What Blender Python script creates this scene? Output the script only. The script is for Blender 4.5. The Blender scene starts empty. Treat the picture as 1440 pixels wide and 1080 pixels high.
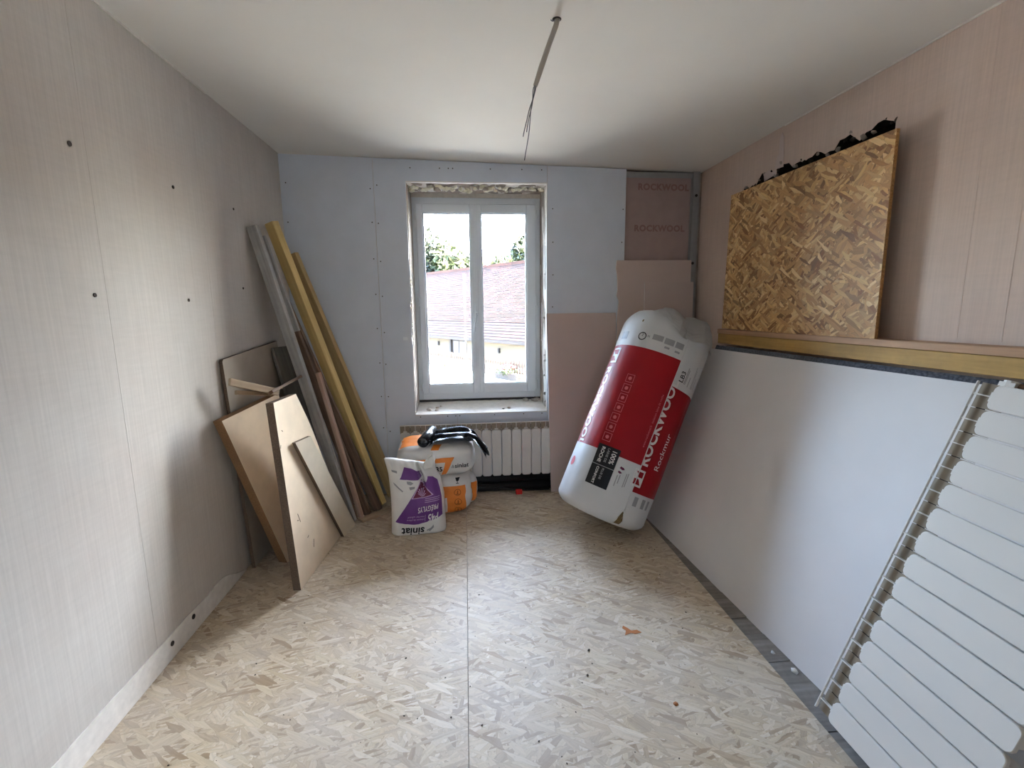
import bpy, bmesh, math, random
import numpy as np
from mathutils import Vector, Matrix, noise
random.seed(7)
V = Vector
scene = bpy.context.scene
col = scene.collection

# ------------------------------------------------------------------ camera
cam_d = bpy.data.cameras.new('camera'); cam = bpy.data.objects.new('camera', cam_d); col.objects.link(cam)
cam_d.sensor_width = 36.0; cam_d.lens = 36.0 * 670.0 / 1440.0; cam_d.clip_start = 0.02; cam_d.clip_end = 500
AX = V((0.99524198, -0.02612306, 0.09386687))      # room axes seen in the lens frame
AY = V((-0.09681781, -0.15696221, 0.98284748))
AZ = V((-0.01094143, -0.98725906, -0.15874456))
cam.matrix_world = Matrix(((AX[0], -AX[1], -AX[2], 0.0),
                           (AY[0], -AY[1], -AY[2], 0.0),
                           (AZ[0], -AZ[1], -AZ[2], 1.38),
                           (0, 0, 0, 1)))
scene.camera = cam

# ------------------------------------------------------------------ sky, portals, exposure
SKY, SUN_ROT = 25.0, 90.0
world = bpy.data.worlds.new('sky'); scene.world = world; world.use_nodes = True
bg = world.node_tree.nodes['Background']
sky = world.node_tree.nodes.new('ShaderNodeTexSky'); sky.sky_type = 'NISHITA'; sky.sun_disc = False
sky.sun_elevation = math.radians(42); sky.sun_rotation = math.radians(SUN_ROT); sky.air_density = 0.6; sky.dust_density = 6.0; sky.ozone_density = 1.0
wb_mix = world.node_tree.nodes.new('ShaderNodeMix'); wb_mix.data_type = 'RGBA'; wb_mix.blend_type = 'MULTIPLY'; wb_mix.inputs[0].default_value = 1.0
wb_mix.inputs[7].default_value = (1.10, 1.06, 0.935, 1.0)                # the camera's daylight white balance
world.node_tree.links.new(sky.outputs[0], wb_mix.inputs[6]); world.node_tree.links.new(wb_mix.outputs[2], bg.inputs[0]); bg.inputs[1].default_value = SKY
def portal(name, loc, rot, sx, sy):
    l = bpy.data.lights.new(name, 'AREA'); l.shape = 'RECTANGLE'; l.size = sx; l.size_y = sy
    l.cycles.is_portal = True
    o = bpy.data.objects.new(name, l); col.objects.link(o); o.location = loc; o.rotation_euler = rot
portal('window_portal', (0.10, 3.93, 1.43), (math.radians(-90), 0, 0), 0.98, 1.56)
DOOR_X0, DOOR_X1 = -0.80, 0.05     # unseen door opening added for fill light; the leaf leaves a gap of FILL_GAP
FILL_GAP = 0.045
portal('fill_gap_portal', (DOOR_X1 - 0.03 - FILL_GAP / 2, -1.47, 1.01), (math.radians(90), 0, 0), FILL_GAP, 2.0)
sun_d = bpy.data.lights.new('sun', 'SUN'); sun_d.energy = 10.0; sun_d.angle = math.radians(1.0); sun_d.color = (1.0, 0.95, 0.88)
sun = bpy.data.objects.new('sun', sun_d); col.objects.link(sun)
sun.rotation_euler = Vector((-0.74, 0.06, -0.67)).to_track_quat('-Z', 'Y').to_euler()
vs = scene.view_settings
vs.view_transform = 'Standard'; vs.look = 'None'; vs.gamma = 1.0; vs.use_curve_mapping = False
vs.exposure = 0.33
scene.cycles.use_denoising = True
scene.cycles.max_bounces = 12; scene.cycles.diffuse_bounces = 7; scene.cycles.transparent_max_bounces = 16
scene.cycles.sample_clamp_indirect = 8.0

# ------------------------------------------------------------------ colour and material helpers
def lin(c):
    r = []
    for v in c:
        v = v / 255.0
        r.append(v / 12.92 if v <= 0.04045 else ((v + 0.055) / 1.055) ** 2.4)
    return (r[0], r[1], r[2], 1.0)
class NT:
    def __init__(s, name):
        s.m = bpy.data.materials.new(name); s.m.use_nodes = True; s.t = s.m.node_tree
        s.b = s.t.nodes['Principled BSDF']; s.o = s.t.nodes['Material Output']
    def n(s, k, **kw):
        x = s.t.nodes.new(k)
        for a, b in kw.items(): setattr(x, a, b)
        return x
    def l(s, a, b): s.t.links.new(a, b)
    def val(s, x, sock):
        if isinstance(x, (int, float)): sock.default_value = x
        elif isinstance(x, tuple): sock.default_value = x
        else: s.l(x, sock)
    def math(s, op, a, b=0.0, c=None):
        x = s.n('ShaderNodeMath', operation=op); s.val(a, x.inputs[0]); s.val(b, x.inputs[1])
        if c is not None: s.val(c, x.inputs[2])
        return x.outputs[0]
    def mix(s, f, a, b, blend='MIX'):
        x = s.n('ShaderNodeMix', data_type='RGBA', blend_type=blend)
        s.val(f, x.inputs[0]); s.val(a, x.inputs[6]); s.val(b, x.inputs[7]); return x.outputs[2]
    def coord(s): return s.n('ShaderNodeTexCoord').outputs['Object']
    def map(s, v, scale=(1, 1, 1), rot=(0, 0, 0), loc=(0, 0, 0)):
        x = s.n('ShaderNodeMapping'); s.l(v, x.inputs[0])
        x.inputs[1].default_value = loc; x.inputs[2].default_value = rot; x.inputs[3].default_value = scale
        return x.outputs[0]
    def noise(s, v, scale, detail=3, rough=0.55):
        x = s.n('ShaderNodeTexNoise'); s.l(v, x.inputs['Vector']); x.inputs['Scale'].default_value = scale
        x.inputs['Detail'].default_value = detail; x.inputs['Roughness'].default_value = rough
        return x.outputs['Fac']
    def ramp(s, f, stops, interp='LINEAR'):
        x = s.n('ShaderNodeValToRGB'); x.color_ramp.interpolation = interp
        e = x.color_ramp.elements
        while len(e) < len(stops): e.new(0.5)
        for i, (p, c) in enumerate(stops): e[i].position = p; e[i].color = c
        s.l(f, x.inputs[0]); return x.outputs[0]
    def out(s, colr, rough=0.8, bump=None, bs=0.3, bd=0.002, spec=0.3):
        s.val(colr, s.b.inputs['Base Color']); s.val(rough, s.b.inputs['Roughness'])
        s.b.inputs['Specular IOR Level'].default_value = spec
        if bump is not None:
            x = s.n('ShaderNodeBump'); x.inputs['Strength'].default_value = bs; x.inputs['Distance'].default_value = bd
            s.l(bump, x.inputs['Height']); s.l(x.outputs[0], s.b.inputs['Normal'])
        return s.m
def g1(v): return (v, v, v, 1)

def mat_plain(name, c, rough=0.7, var=0.06, scale=8.0, spec=0.3, bs=0.1):
    t = NT(name); f = t.noise(t.coord(), scale, 4)
    a = lin(c); hi = tuple(min(1, x * (1 + var)) for x in a[:3]) + (1,); lo = tuple(x * (1 - var) for x in a[:3]) + (1,)
    return t.out(t.ramp(f, [(0.3, lo), (0.7, hi)]), rough, f, bs, 0.002, spec)

def mat_osb(name, pal, ln, wd, edge=0.75, rough=0.7, tint=None, seed=0, spec=0.3, cover=0.29):
    """oriented strand board: stacked layers of long flat flakes, each layer lying at its own angle"""
    t = NT(name); co = t.coord(); rnd = random.Random(seed)
    wob = t.n('ShaderNodeTexNoise'); t.l(co, wob.inputs['Vector']); wob.inputs['Scale'].default_value = 7; wob.inputs['Detail'].default_value = 2
    sc = t.n('ShaderNodeVectorMath', operation='SCALE'); t.l(wob.outputs['Color'], sc.inputs[0]); sc.inputs[3].default_value = 0.022
    ad = t.n('ShaderNodeVectorMath', operation='ADD'); t.l(co, ad.inputs[0]); t.l(sc.outputs[0], ad.inputs[1])
    wo2 = t.n('ShaderNodeTexNoise'); t.l(co, wo2.inputs['Vector']); wo2.inputs['Scale'].default_value = 70; wo2.inputs['Detail'].default_value = 3
    sc2 = t.n('ShaderNodeVectorMath', operation='SCALE'); t.l(wo2.outputs['Color'], sc2.inputs[0]); sc2.inputs[3].default_value = 0.006
    ad2 = t.n('ShaderNodeVectorMath', operation='ADD'); t.l(ad.outputs[0], ad2.inputs[0]); t.l(sc2.outputs[0], ad2.inputs[1]); co2 = ad2.outputs[0]
    cur = None; hgt = None
    angs = [0.2, 1.9, 1.35, 2.6, 0.0, 1.57, 2.30, 0.85, 2.78, 0.42]
    for i, a in enumerate(angs):
        k = rnd.uniform(0.6, 1.5); kw = rnd.uniform(0.6, 1.5)
        m = t.map(co2, (1 / (ln * k), 1 / (wd * kw), 1), (0, 0, 0), (i * 13.7 + seed, i * 7.3, 0))
        # rotate first, then stretch
        r = t.n('ShaderNodeVectorRotate', rotation_type='Z_AXIS'); t.l(co2, r.inputs['Vector']); r.inputs['Angle'].default_value = a + rnd.uniform(-.15, .15)
        t.l(r.outputs[0], m.node.inputs[0])
        v = t.n('ShaderNodeTexVoronoi', voronoi_dimensions='2D'); t.l(m, v.inputs['Vector']); v.inputs['Scale'].default_value = 1.0
        v.inputs['Randomness'].default_value = 0.95
        e = t.n('ShaderNodeTexVoronoi', voronoi_dimensions='2D', feature='DISTANCE_TO_EDGE'); t.l(m, e.inputs['Vector']); e.inputs['Scale'].default_value = 1.0
        e.inputs['Randomness'].default_value = 0.95
        sp = t.n('ShaderNodeSeparateColor'); t.l(v.outputs['Color'], sp.inputs[0])
        c = t.ramp(sp.outputs[0], [((j + 0.5) / len(pal), lin(p)) for j, p in enumerate(pal)])
        gm = t.map(r.outputs[0], (9, 150, 1), (0, 0, 0), (i, 0, 0)); gr = t.noise(gm, 1.0, 3)
        c = t.mix(0.42, c, t.ramp(gr, [(0.25, g1(0.35)), (0.75, g1(1.0))]), 'MULTIPLY')
        ed = t.ramp(e.outputs['Distance'], [(0.0, g1(edge)), (0.045, g1(1.0))])
        c = t.mix(1.0, c, ed, 'MULTIPLY')
        if cur is None: cur = c; hgt = sp.outputs[1]
        else:
            msk = t.math('GREATER_THAN', sp.outputs[1], 1 - cover)
            cur = t.mix(msk, cur, c)
            x = t.n('ShaderNodeMix', data_type='FLOAT'); t.l(msk, x.inputs[0]); t.l(hgt, x.inputs[2]); t.l(sp.outputs[2], x.inputs[3]); hgt = x.outputs[0]
    if tint:
        f = t.noise(co, 2.3, 5, 0.65)
        cur = t.mix(t.ramp(f, [(0.35, g1(0)), (0.7, g1(tint[1]))]), cur, lin(tint[0]))
        f2 = t.noise(co, 60, 3, 0.7)
        cur = t.mix(t.ramp(f2, [(0.55, g1(0)), (0.8, g1(0.35))]), cur, lin((140, 126, 110)))
    return t.out(cur, rough, hgt, 0.25, 0.0015, spec)

def mat_wood(name, c1, c2, scale=1.0, rough=0.65, dirt=0.0, spec=0.3):
    """grain along local x"""
    t = NT(name); co = t.coord()
    g = t.noise(t.map(co, (1.3 * scale, 26 * scale, 26 * scale)), 1.6, 5, 0.6)
    c = t.ramp(g, [(0.28, lin(c1)), (0.72, lin(c2))])
    if dirt:
        f = t.noise(co, 7, 4, 0.7); c = t.mix(t.ramp(f, [(0.4, g1(0)), (0.75, g1(dirt))]), c, lin((70, 62, 54)))
    return t.out(c, rough, g, 0.2, 0.001, spec)

def mat_wallpaper(name, base, warm, axis, seed=0.0, streak=0.08):
    """woven glass-fibre wall covering: fine upright threads, faint blotches"""
    t = NT(name); co = t.coord()
    sc = (3, 130, 3.0) if axis == 'y' else (130, 3, 3.0)
    sc2 = (3, 9, 80) if axis == 'y' else (9, 3, 80)
    th = t.noise(t.map(co, sc), 1.0, 4, 0.7); wv = t.noise(t.map(co, sc2), 1.0, 3, 0.6)
    bl = t.noise(t.map(co, (1, 1, 1), (0, 0, 0), (seed, seed, seed)), 1.4, 5, 0.6)
    c = t.mix(t.ramp(bl, [(0.32, g1(0)), (0.68, g1(1))]), lin(base), lin(warm))
    c = t.mix(1.0, c, t.ramp(th, [(0.25, g1(1 - streak * 1.6)), (0.75, g1(1 + streak * 0.5))]), 'MULTIPLY')
    c = t.mix(1.0, c, t.ramp(wv, [(0.3, g1(1 - streak * 0.6)), (0.7, g1(1))]), 'MULTIPLY')
    return t.out(c, 0.75, th, 0.25, 0.001, 0.25)

MAT = {}
MAT['floor'] = mat_osb('worn_floor_osb', [(170, 146, 118), (218, 200, 172), (196, 174, 144), (228, 214, 192), (206, 186, 154), (184, 164, 140), (214, 197, 168)], 0.085, 0.0145, 0.80, 0.52, ((200, 192, 183), 0.5), 3, 0.26)
MAT['osb'] = mat_osb('golden_osb', [(136, 92, 50), (216, 172, 112), (176, 128, 74), (234, 200, 144), (158, 112, 64), (204, 160, 102), (120, 84, 48), (222, 182, 122)], 0.085, 0.0155, 0.60, 0.55, None, 11, 0.4)
MAT['osb_edge'] = mat_wood('osb_edge', (120, 84, 46), (196, 150, 92), 3)
MAT['wall_l'] = mat_wallpaper('wallpaper_left', (206, 201, 194), (196, 187, 179), 'y', 2.0)
MAT['wall_r'] = mat_wallpaper('wallpaper_right', (214, 195, 182), (204, 182, 168), 'y', 9.0)
MAT['wall_f'] = mat_wallpaper('wallpaper_front', (204, 198, 190), (196, 188, 180), 'x', 5.0)
MAT['ceiling'] = mat_plain('ceiling_paint', (232, 229, 222), 0.85, 0.02, 3)
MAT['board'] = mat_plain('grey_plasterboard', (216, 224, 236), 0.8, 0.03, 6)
MAT['board_core'] = mat_plain('plaster_core', (232, 230, 226), 0.9, 0.03, 60)
MAT['board_pink'] = mat_plain('beige_plasterboard', (200, 184, 178), 0.8, 0.03, 5)
MAT['white_panel'] = mat_plain('ivory_plasterboard', (226, 223, 222), 0.7, 0.025, 4)
MAT['plaster'] = mat_plain('rough_plaster', (226, 221, 214), 0.9, 0.08, 30, 0.2, 0.6)
MAT['masonry'] = mat_plain('masonry', (168, 158, 148), 0.95, 0.15, 20, 0.1, 0.8)
MAT['dark_hole'] = mat_plain('dark_rubble', (58, 52, 47), 0.95, 0.5, 40, 0.1, 1.0)  # dark brown-grey tone of the hole lining and some fragments
MAT['foam'] = mat_plain('mounting_foam', (226, 220, 200), 0.9, 0.12, 40, 0.2, 0.8)
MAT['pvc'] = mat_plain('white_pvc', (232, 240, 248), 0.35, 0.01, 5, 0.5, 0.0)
MAT['metal'] = mat_plain('galvanised', (150, 152, 154), 0.45, 0.06, 20, 0.5)
MAT['screw'] = mat_plain('screw_black', (52, 50, 50), 0.5)
MAT['radiator'] = mat_plain('radiator_enamel', (225, 222, 217), 0.35, 0.01, 5, 0.5, 0.0)
MAT['rad_inner'] = mat_plain('radiator_inner_shaded_dirty', (146, 135, 120), 0.7, 0.05, 30)  # shade and dirt of the recess put into the enamel colour
MAT['rad_dark'] = mat_plain('radiator_slot', (40, 36, 34), 0.8)
MAT['kraft'] = mat_plain('insulation_facing', (168, 148, 144), 0.8, 0.05, 12)
MAT['kraft_print'] = mat_plain('red_print', (148, 118, 116), 0.8)
MAT['wool'] = mat_plain('dark_insulation', (92, 94, 102), 0.95, 0.5, 90, 0.1, 1.0)
MAT['yellow_wood'] = mat_wood('yellow_pine', (194, 164, 102), (220, 194, 132), 1.0, 0.55)
MAT['tan_wood'] = mat_wood('tan_pine', (168, 142, 98), (196, 170, 122), 1.0, 0.6)
MAT['grey_wood'] = mat_wood('weathered_grey_wood', (150, 148, 145), (192, 190, 186), 1.2, 0.6, 0.25)
MAT['brown_wood'] = mat_wood('old_brown_wood', (96, 76, 62), (134, 108, 88), 1.2, 0.7, 0.3)
MAT['pink_wood'] = mat_wood('pinkish_batten', (156, 126, 108), (190, 162, 144), 1.2, 0.65)
MAT['ledge_wood'] = mat_wood('ledge_plank', (150, 116, 88), (186, 150, 118), 1.0, 0.6, 0.15)
MAT['beam_wood'] = mat_wood('ledge_beam', (150, 116, 62), (188, 152, 86), 1.0, 0.6, 0.3)
MAT['strip_wood'] = mat_wood('floor_strip', (150, 128, 104), (182, 160, 132), 1.0, 0.6, 0.2)
MAT['chip_face'] = mat_plain('laminate_cream', (220, 200, 174), 0.55, 0.07, 9)
MAT['chip_face2'] = mat_plain('laminate_greyish', (196, 184, 164), 0.55, 0.06, 12)
MAT['chip_edge'] = mat_wood('chipboard_edge', (120, 90, 62), (150, 116, 82), 4)
MAT['chip_edge_dark'] = mat_wood('chipboard_edge_dark', (84, 70, 58), (116, 98, 82), 4)
MAT['grey_board'] = mat_plain('grey_brown_board', (160, 150, 138), 0.7, 0.08, 6)
MAT['dark_board'] = mat_wood('dark_grey_board', (84, 82, 78), (116, 112, 106), 1.0, 0.7, 0.3)
MAT['old_plank'] = mat_wood('grey_floor_plank', (118, 114, 108), (158, 152, 146), 1.0, 0.7, 0.45)
MAT['film_white'] = mat_plain('white_film', (208, 208, 208), 0.45, 0.02, 12, 0.35, 0.3)
MAT['film_red'] = mat_plain('red_film', (140, 4, 18), 0.46, 0.04, 14, 0.22, 0.3)
MAT['film_black'] = mat_plain('black_print', (22, 22, 26), 0.35)
MAT['print_white'] = mat_plain('white_print', (226, 222, 220), 0.4)
MAT['print_pale'] = mat_plain('faint_pink_print', (206, 110, 118), 0.4)
MAT['print_grey'] = mat_plain('grey_print', (150, 150, 152), 0.4)
MAT['wool_brown'] = mat_plain('rock_wool_brown', (120, 98, 66), 0.95, 0.3, 80)
MAT['bag_white'] = mat_plain('paper_sack_white', (224, 222, 218), 0.5, 0.03, 14, 0.4, 0.2)
MAT['bag_purple'] = mat_plain('purple_print', (104, 56, 128), 0.45, 0.04, 14, 0.4)
MAT['bag_maroon'] = mat_plain('maroon_print', (98, 24, 60), 0.45)
MAT['bag_lilac'] = mat_plain('lilac_print', (196, 170, 206), 0.45)
MAT['bag_orange'] = mat_plain('orange_print', (226, 132, 52), 0.45, 0.04, 14, 0.4)
MAT['bag_brown'] = mat_plain('brown_print', (150, 84, 34), 0.5)
MAT['black_plastic'] = mat_plain('black_plastic', (24, 26, 30), 0.22, 0.05, 20, 0.6, 0.3)
MAT['grey_conduit'] = mat_plain('grey_sheath', (178, 170, 160), 0.5)
MAT['wire'] = mat_plain('wire', (96, 92, 100), 0.5)
MAT['red_plastic'] = mat_plain('red_plastic', (196, 40, 36), 0.4)
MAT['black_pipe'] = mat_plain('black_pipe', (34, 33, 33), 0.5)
MAT['tape_brown'] = mat_plain('brown_stain', (176, 110, 60), 0.6)
MAT['crumb'] = mat_plain('plaster_crumb', (200, 186, 172), 0.9, 0.2, 60)
MAT['crumb_dark'] = mat_plain('dark_crumb', (64, 56, 50), 0.9)
MAT['dark_plug'] = mat_plain('wall_plug', (52, 44, 40), 0.8)
def mat_glass():
    t = NT('window_glass'); tr = t.n('ShaderNodeBsdfTransparent'); tr.inputs[0].default_value = (0.93, 0.96, 0.965, 1)
    gl = t.n('ShaderNodeBsdfGlossy'); gl.inputs['Roughness'].default_value = 0.02
    fr = t.n('ShaderNodeFresnel'); fr.inputs[0].default_value = 1.45
    mx = t.n('ShaderNodeMixShader'); t.l(fr.outputs[0], mx.inputs[0]); t.l(tr.outputs[0], mx.inputs[1]); t.l(gl.outputs[0], mx.inputs[2])
    t.l(mx.outputs[0], t.o.inputs[0]); return t.m
MAT['glass'] = mat_glass()

# ------------------------------------------------------------------ object helpers
WM = {}
def frame(o, x, y, z=None):
    x = V(x).normalized(); y = V(y); y = (y - x * y.dot(x)).normalized(); z = x.cross(y)
    m = Matrix((x, y, z)).transposed().to_4x4(); m.translation = V(o); return m
def link(ob, M=None, parent=None):
    M = M or Matrix.Identity(4)
    col.objects.link(ob); WM[ob.name] = M
    if parent is not None: ob.parent = parent; ob.matrix_basis = WM[parent.name].inverted() @ M
    else: ob.matrix_basis = M
    return ob
def tag(o, label=None, cat=None, group=None, kind=None):
    if label: o['label'] = label
    if cat: o['category'] = cat
    if group: o['group'] = group
    if kind: o['kind'] = kind
    return o
def empty(name, loc, label=None, cat=None, group=None, kind=None):
    e = bpy.data.objects.new(name, None); e.empty_display_size = 0.1
    link(e, loc if isinstance(loc, Matrix) else Matrix.Translation(V(loc))); return tag(e, label, cat, group, kind)
def from_bm(name, bm, mat, M=None, parent=None, smooth=False):
    me = bpy.data.meshes.new(name)
    bmesh.ops.recalc_face_normals(bm, faces=bm.faces[:])
    bm.to_mesh(me); bm.free()
    for m in (mat if isinstance(mat, (list, tuple)) else [mat]): me.materials.append(MAT[m] if isinstance(m, str) else m)
    if smooth:
        for p in me.polygons: p.use_smooth = True
    return link(bpy.data.objects.new(name, me), M, parent)
def from_data(name, vs, fs, mat, M=None, parent=None, smooth=False, recalc=True):
    bm = bmesh.new(); bv = [bm.verts.new(v) for v in vs]
    for f in fs:
        try: bm.faces.new([bv[i] for i in f])
        except ValueError: pass
    if not recalc:
        me = bpy.data.meshes.new(name); bm.to_mesh(me); bm.free()
        me.materials.append(MAT[mat])
        for p in me.polygons: p.use_smooth = smooth
        return link(bpy.data.objects.new(name, me), M, parent)
    return from_bm(name, bm, mat, M, parent, smooth)
def add_box(bm, x0, x1, y0, y1, z0, z1, mi=0):
    vs = [bm.verts.new(p) for p in ((x0, y0, z0), (x1, y0, z0), (x1, y1, z0), (x0, y1, z0), (x0, y0, z1), (x1, y0, z1), (x1, y1, z1), (x0, y1, z1))]
    for f in ((0, 3, 2, 1), (4, 5, 6, 7), (0, 1, 5, 4), (1, 2, 6, 5), (2, 3, 7, 6), (3, 0, 4, 7)):
        fc = bm.faces.new([vs[i] for i in f]); fc.material_index = mi
def bevel(bm, w, seg=2):
    bmesh.ops.bevel(bm, geom=bm.edges[:], offset=w, segments=seg, affect='EDGES', profile=0.5)
def box(name, b, mat, parent=None, bv=0.0, M=None, origin=True):
    """b = x0,x1,y0,y1,z0,z1 in world; origin at the base centre"""
    bm = bmesh.new(); x0, x1, y0, y1, z0, z1 = b
    if M is None:
        o = V(((x0 + x1) / 2, (y0 + y1) / 2, z0)); M = Matrix.Translation(o)
        add_box(bm, x0 - o.x, x1 - o.x, y0 - o.y, y1 - o.y, 0, z1 - o.z)
    else: add_box(bm, *b)
    if bv: bevel(bm, bv)
    return from_bm(name, bm, mat, M, parent)
def bar(name, p0, p1, w, t, wdir, mat, parent=None, bv=0.002, warp=0.0, cuts=1):
    """a plank from p0 to p1: local x along it, y across its width, z through its thickness"""
    p0, p1 = V(p0), V(p1); L = (p1 - p0).length; M = frame(p0, p1 - p0, wdir)
    bm = bmesh.new(); add_box(bm, 0, L, -w / 2, w / 2, -t / 2, t / 2)
    if warp:
        bmesh.ops.subdivide_edges(bm, edges=[e for e in bm.edges if abs(e.verts[0].co.x - e.verts[1].co.x) > L / 2], cuts=8)
        for v in bm.verts: v.co.z += warp * math.sin(math.pi * v.co.x / L); v.co.y += warp * 0.4 * math.sin(2.2 * v.co.x / L)
    if bv and not warp: bevel(bm, bv, 1)
    return from_bm(name, bm, mat, M, parent)
def prism(name, pts, t, mat, M, parent=None, edge_mat=None, bv=0.0):
    """2-D outline in the local xy plane, from z=0 back to z=-t"""
    bm = bmesh.new(); n = len(pts)
    a = [bm.verts.new((x, y, 0)) for x, y in pts]; b = [bm.verts.new((x, y, -t)) for x, y in pts]
    bm.faces.new(a); bm.faces.new(b[::-1])
    for i in range(n):
        f = bm.faces.new((a[i], b[i], b[(i + 1) % n], a[(i + 1) % n])); f.material_index = 1 if edge_mat else 0
    if bv: bevel(bm, bv, 1)
    return from_bm(name, bm, [mat, edge_mat] if edge_mat else mat, M, parent)
def tube(bm, pts, r, seg=8, cap=True):
    pts = [V(p) for p in pts]; rings = []
    up = V((0.31, 0.17, 0.93))
    for i, p in enumerate(pts):
        d = (pts[min(i + 1, len(pts) - 1)] - pts[max(i - 1, 0)]).normalized()
        a = d.cross(up).normalized(); b = d.cross(a)
        rr = r[i] if isinstance(r, (list, tuple)) else r
        rings.append([bm.verts.new(p + rr * (math.cos(2 * math.pi * k / seg) * a + math.sin(2 * math.pi * k / seg) * b)) for k in range(seg)])
    for A, B in zip(rings, rings[1:]):
        for k in range(seg): bm.faces.new((A[k], A[(k + 1) % seg], B[(k + 1) % seg], B[k]))
    if cap: bm.faces.new(rings[0][::-1]); bm.faces.new(rings[-1])
def rrect(w, h, r, seg=5, x0=0, y0=0):
    out = []
    for cx, cy, a0 in ((w - r, r, -90), (w - r, h - r, 0), (r, h - r, 90), (r, r, 180)):
        for k in range(seg + 1):
            a = math.radians(a0 + 90 * k / seg); out.append((x0 + cx + r * math.cos(a), y0 + cy + r * math.sin(a)))
    return out
def lump(name, c, r, mat, parent=None, seed=0, sub=2, amp=0.35, squash=(1, 1, 1)):
    bm = bmesh.new(); bmesh.ops.create_icosphere(bm, subdivisions=sub, radius=1)
    for v in bm.verts:
        k = 1 + amp * noise.noise(v.co * 1.9 + V((seed * 3.1, seed * 1.7, 0)))
        v.co = V((v.co.x * k * r * squash[0], v.co.y * k * r * squash[1], v.co.z * k * r * squash[2]))
    return from_bm(name, bm, mat, Matrix.Translation(V(c)), parent, True)

# flat lettering: returns triangles in 2-D, height of a capital about 0.7 * size
def text2d(s, size=1.0, bold=0.0, align='LEFT', spacing=1.0):
    cu = bpy.data.curves.new('t', 'FONT'); cu.body = s; cu.size = size; cu.offset = bold; cu.align_x = align
    cu.space_character = spacing; cu.resolution_u = 3
    ob = bpy.data.objects.new('t', cu); col.objects.link(ob)
    me = bpy.data.meshes.new_from_object(ob)
    bm = bmesh.new(); bm.from_mesh(me)
    bpy.data.objects.remove(ob); bpy.data.meshes.remove(me); bpy.data.curves.remove(cu)
    bmesh.ops.triangulate(bm, faces=bm.faces[:]); return bm
def poly2d(pts):
    bm = bmesh.new(); bm.faces.new([bm.verts.new((x, y, 0)) for x, y in pts])
    bmesh.ops.triangulate(bm, faces=bm.faces[:]); return bm
def refine(bm, maxlen):
    for _ in range(7):
        es = [e for e in bm.edges if e.calc_length() > maxlen]
        if not es: break
        bmesh.ops.subdivide_edges(bm, edges=es, cuts=1); bmesh.ops.triangulate(bm, faces=bm.faces[:])
    return bm
def print_on(name, bm, fn, mat, parent, maxlen=None):
    """lays a flat print on a curved surface: fn(x, y) -> world point just above it"""
    if maxlen: refine(bm, maxlen)
    for v in bm.verts: v.co = fn(v.co.x, v.co.y)
    me = bpy.data.meshes.new(name); bm.to_mesh(me); bm.free(); me.materials.append(MAT[mat])
    M = WM[parent.name]; me.transform(M.inverted())
    for p in me.polygons: p.use_smooth = True
    return link(bpy.data.objects.new(name, me), M, parent)
def join2d(bms):
    r = bmesh.new()
    for b in bms:
        me = bpy.data.meshes.new('j'); b.to_mesh(me); b.free(); r.from_mesh(me); bpy.data.meshes.remove(me)
    return r

# ------------------------------------------------------------------ room shell
XL, XR, YB, YF = -1.212, 1.745, 3.5, -1.35
ZL, ZR = 2.41, 2.335                                  # the ceiling drops a little to the right
def zc(x): return ZL + (ZR - ZL) * (x - XL) / (XR - XL)
floor = tag(box('floor', (XL - 0.1, XR + 0.3, YF - 0.2, YB + 0.1, -0.12, -0.0185), 'masonry'), 'OSB sheets laid over old grey planks', kind='structure')
fx = -0.025
for x0, x1, y0, y1 in ((XL, fx - 0.0012, 1.02, YB + 0.09), (fx + 0.0012, 1.143, YF, YB + 0.09), (XL, fx - 0.0012, YF, 1.018)):
    box('floor_panel', (x0, x1, y0, y1, -0.018, 0.0), 'floor', floor)
yy = -0.9; k = 0
for y0, y1 in ((2.14, 2.60), (2.04, 2.136), (1.845, 2.036), (1.735, 1.841), (1.574, 1.731), (1.262, 1.570), (1.10, 1.258), (0.94, 1.096), (0.76, 0.936), (0.58, 0.756), (0.3, 0.576), (2.604, 3.05), (3.054, 3.5)):
    M = frame((1.146, (y0 + y1) / 2, -0.018), (1, 0, 0), (0, 1, 0)); dz = random.uniform(0, 0.004)
    box('floor_plank', (0, 0.598, -(y1 - y0) / 2, (y1 - y0) / 2, -0.0005, 0.006 + dz), 'old_plank', floor, 0, M)
# ceiling
bm = bmesh.new()
vsx = [(XL - .1, zc(XL - .1)), (XR + .1, zc(XR + .1))]
a = [bm.verts.new((x, y, z + dz)) for dz in (0, 0.15) for y in (YF - .1, YB + .35) for x, z in vsx]
for f in ((0, 1, 3, 2), (4, 6, 7, 5), (0, 4, 5, 1), (2, 3, 7, 6), (0, 2, 6, 4), (1, 5, 7, 3)): bm.faces.new([a[i] for i in f])
tag(from_bm('ceiling', bm, 'ceiling'), 'plain off-white ceiling', kind='structure')
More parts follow.
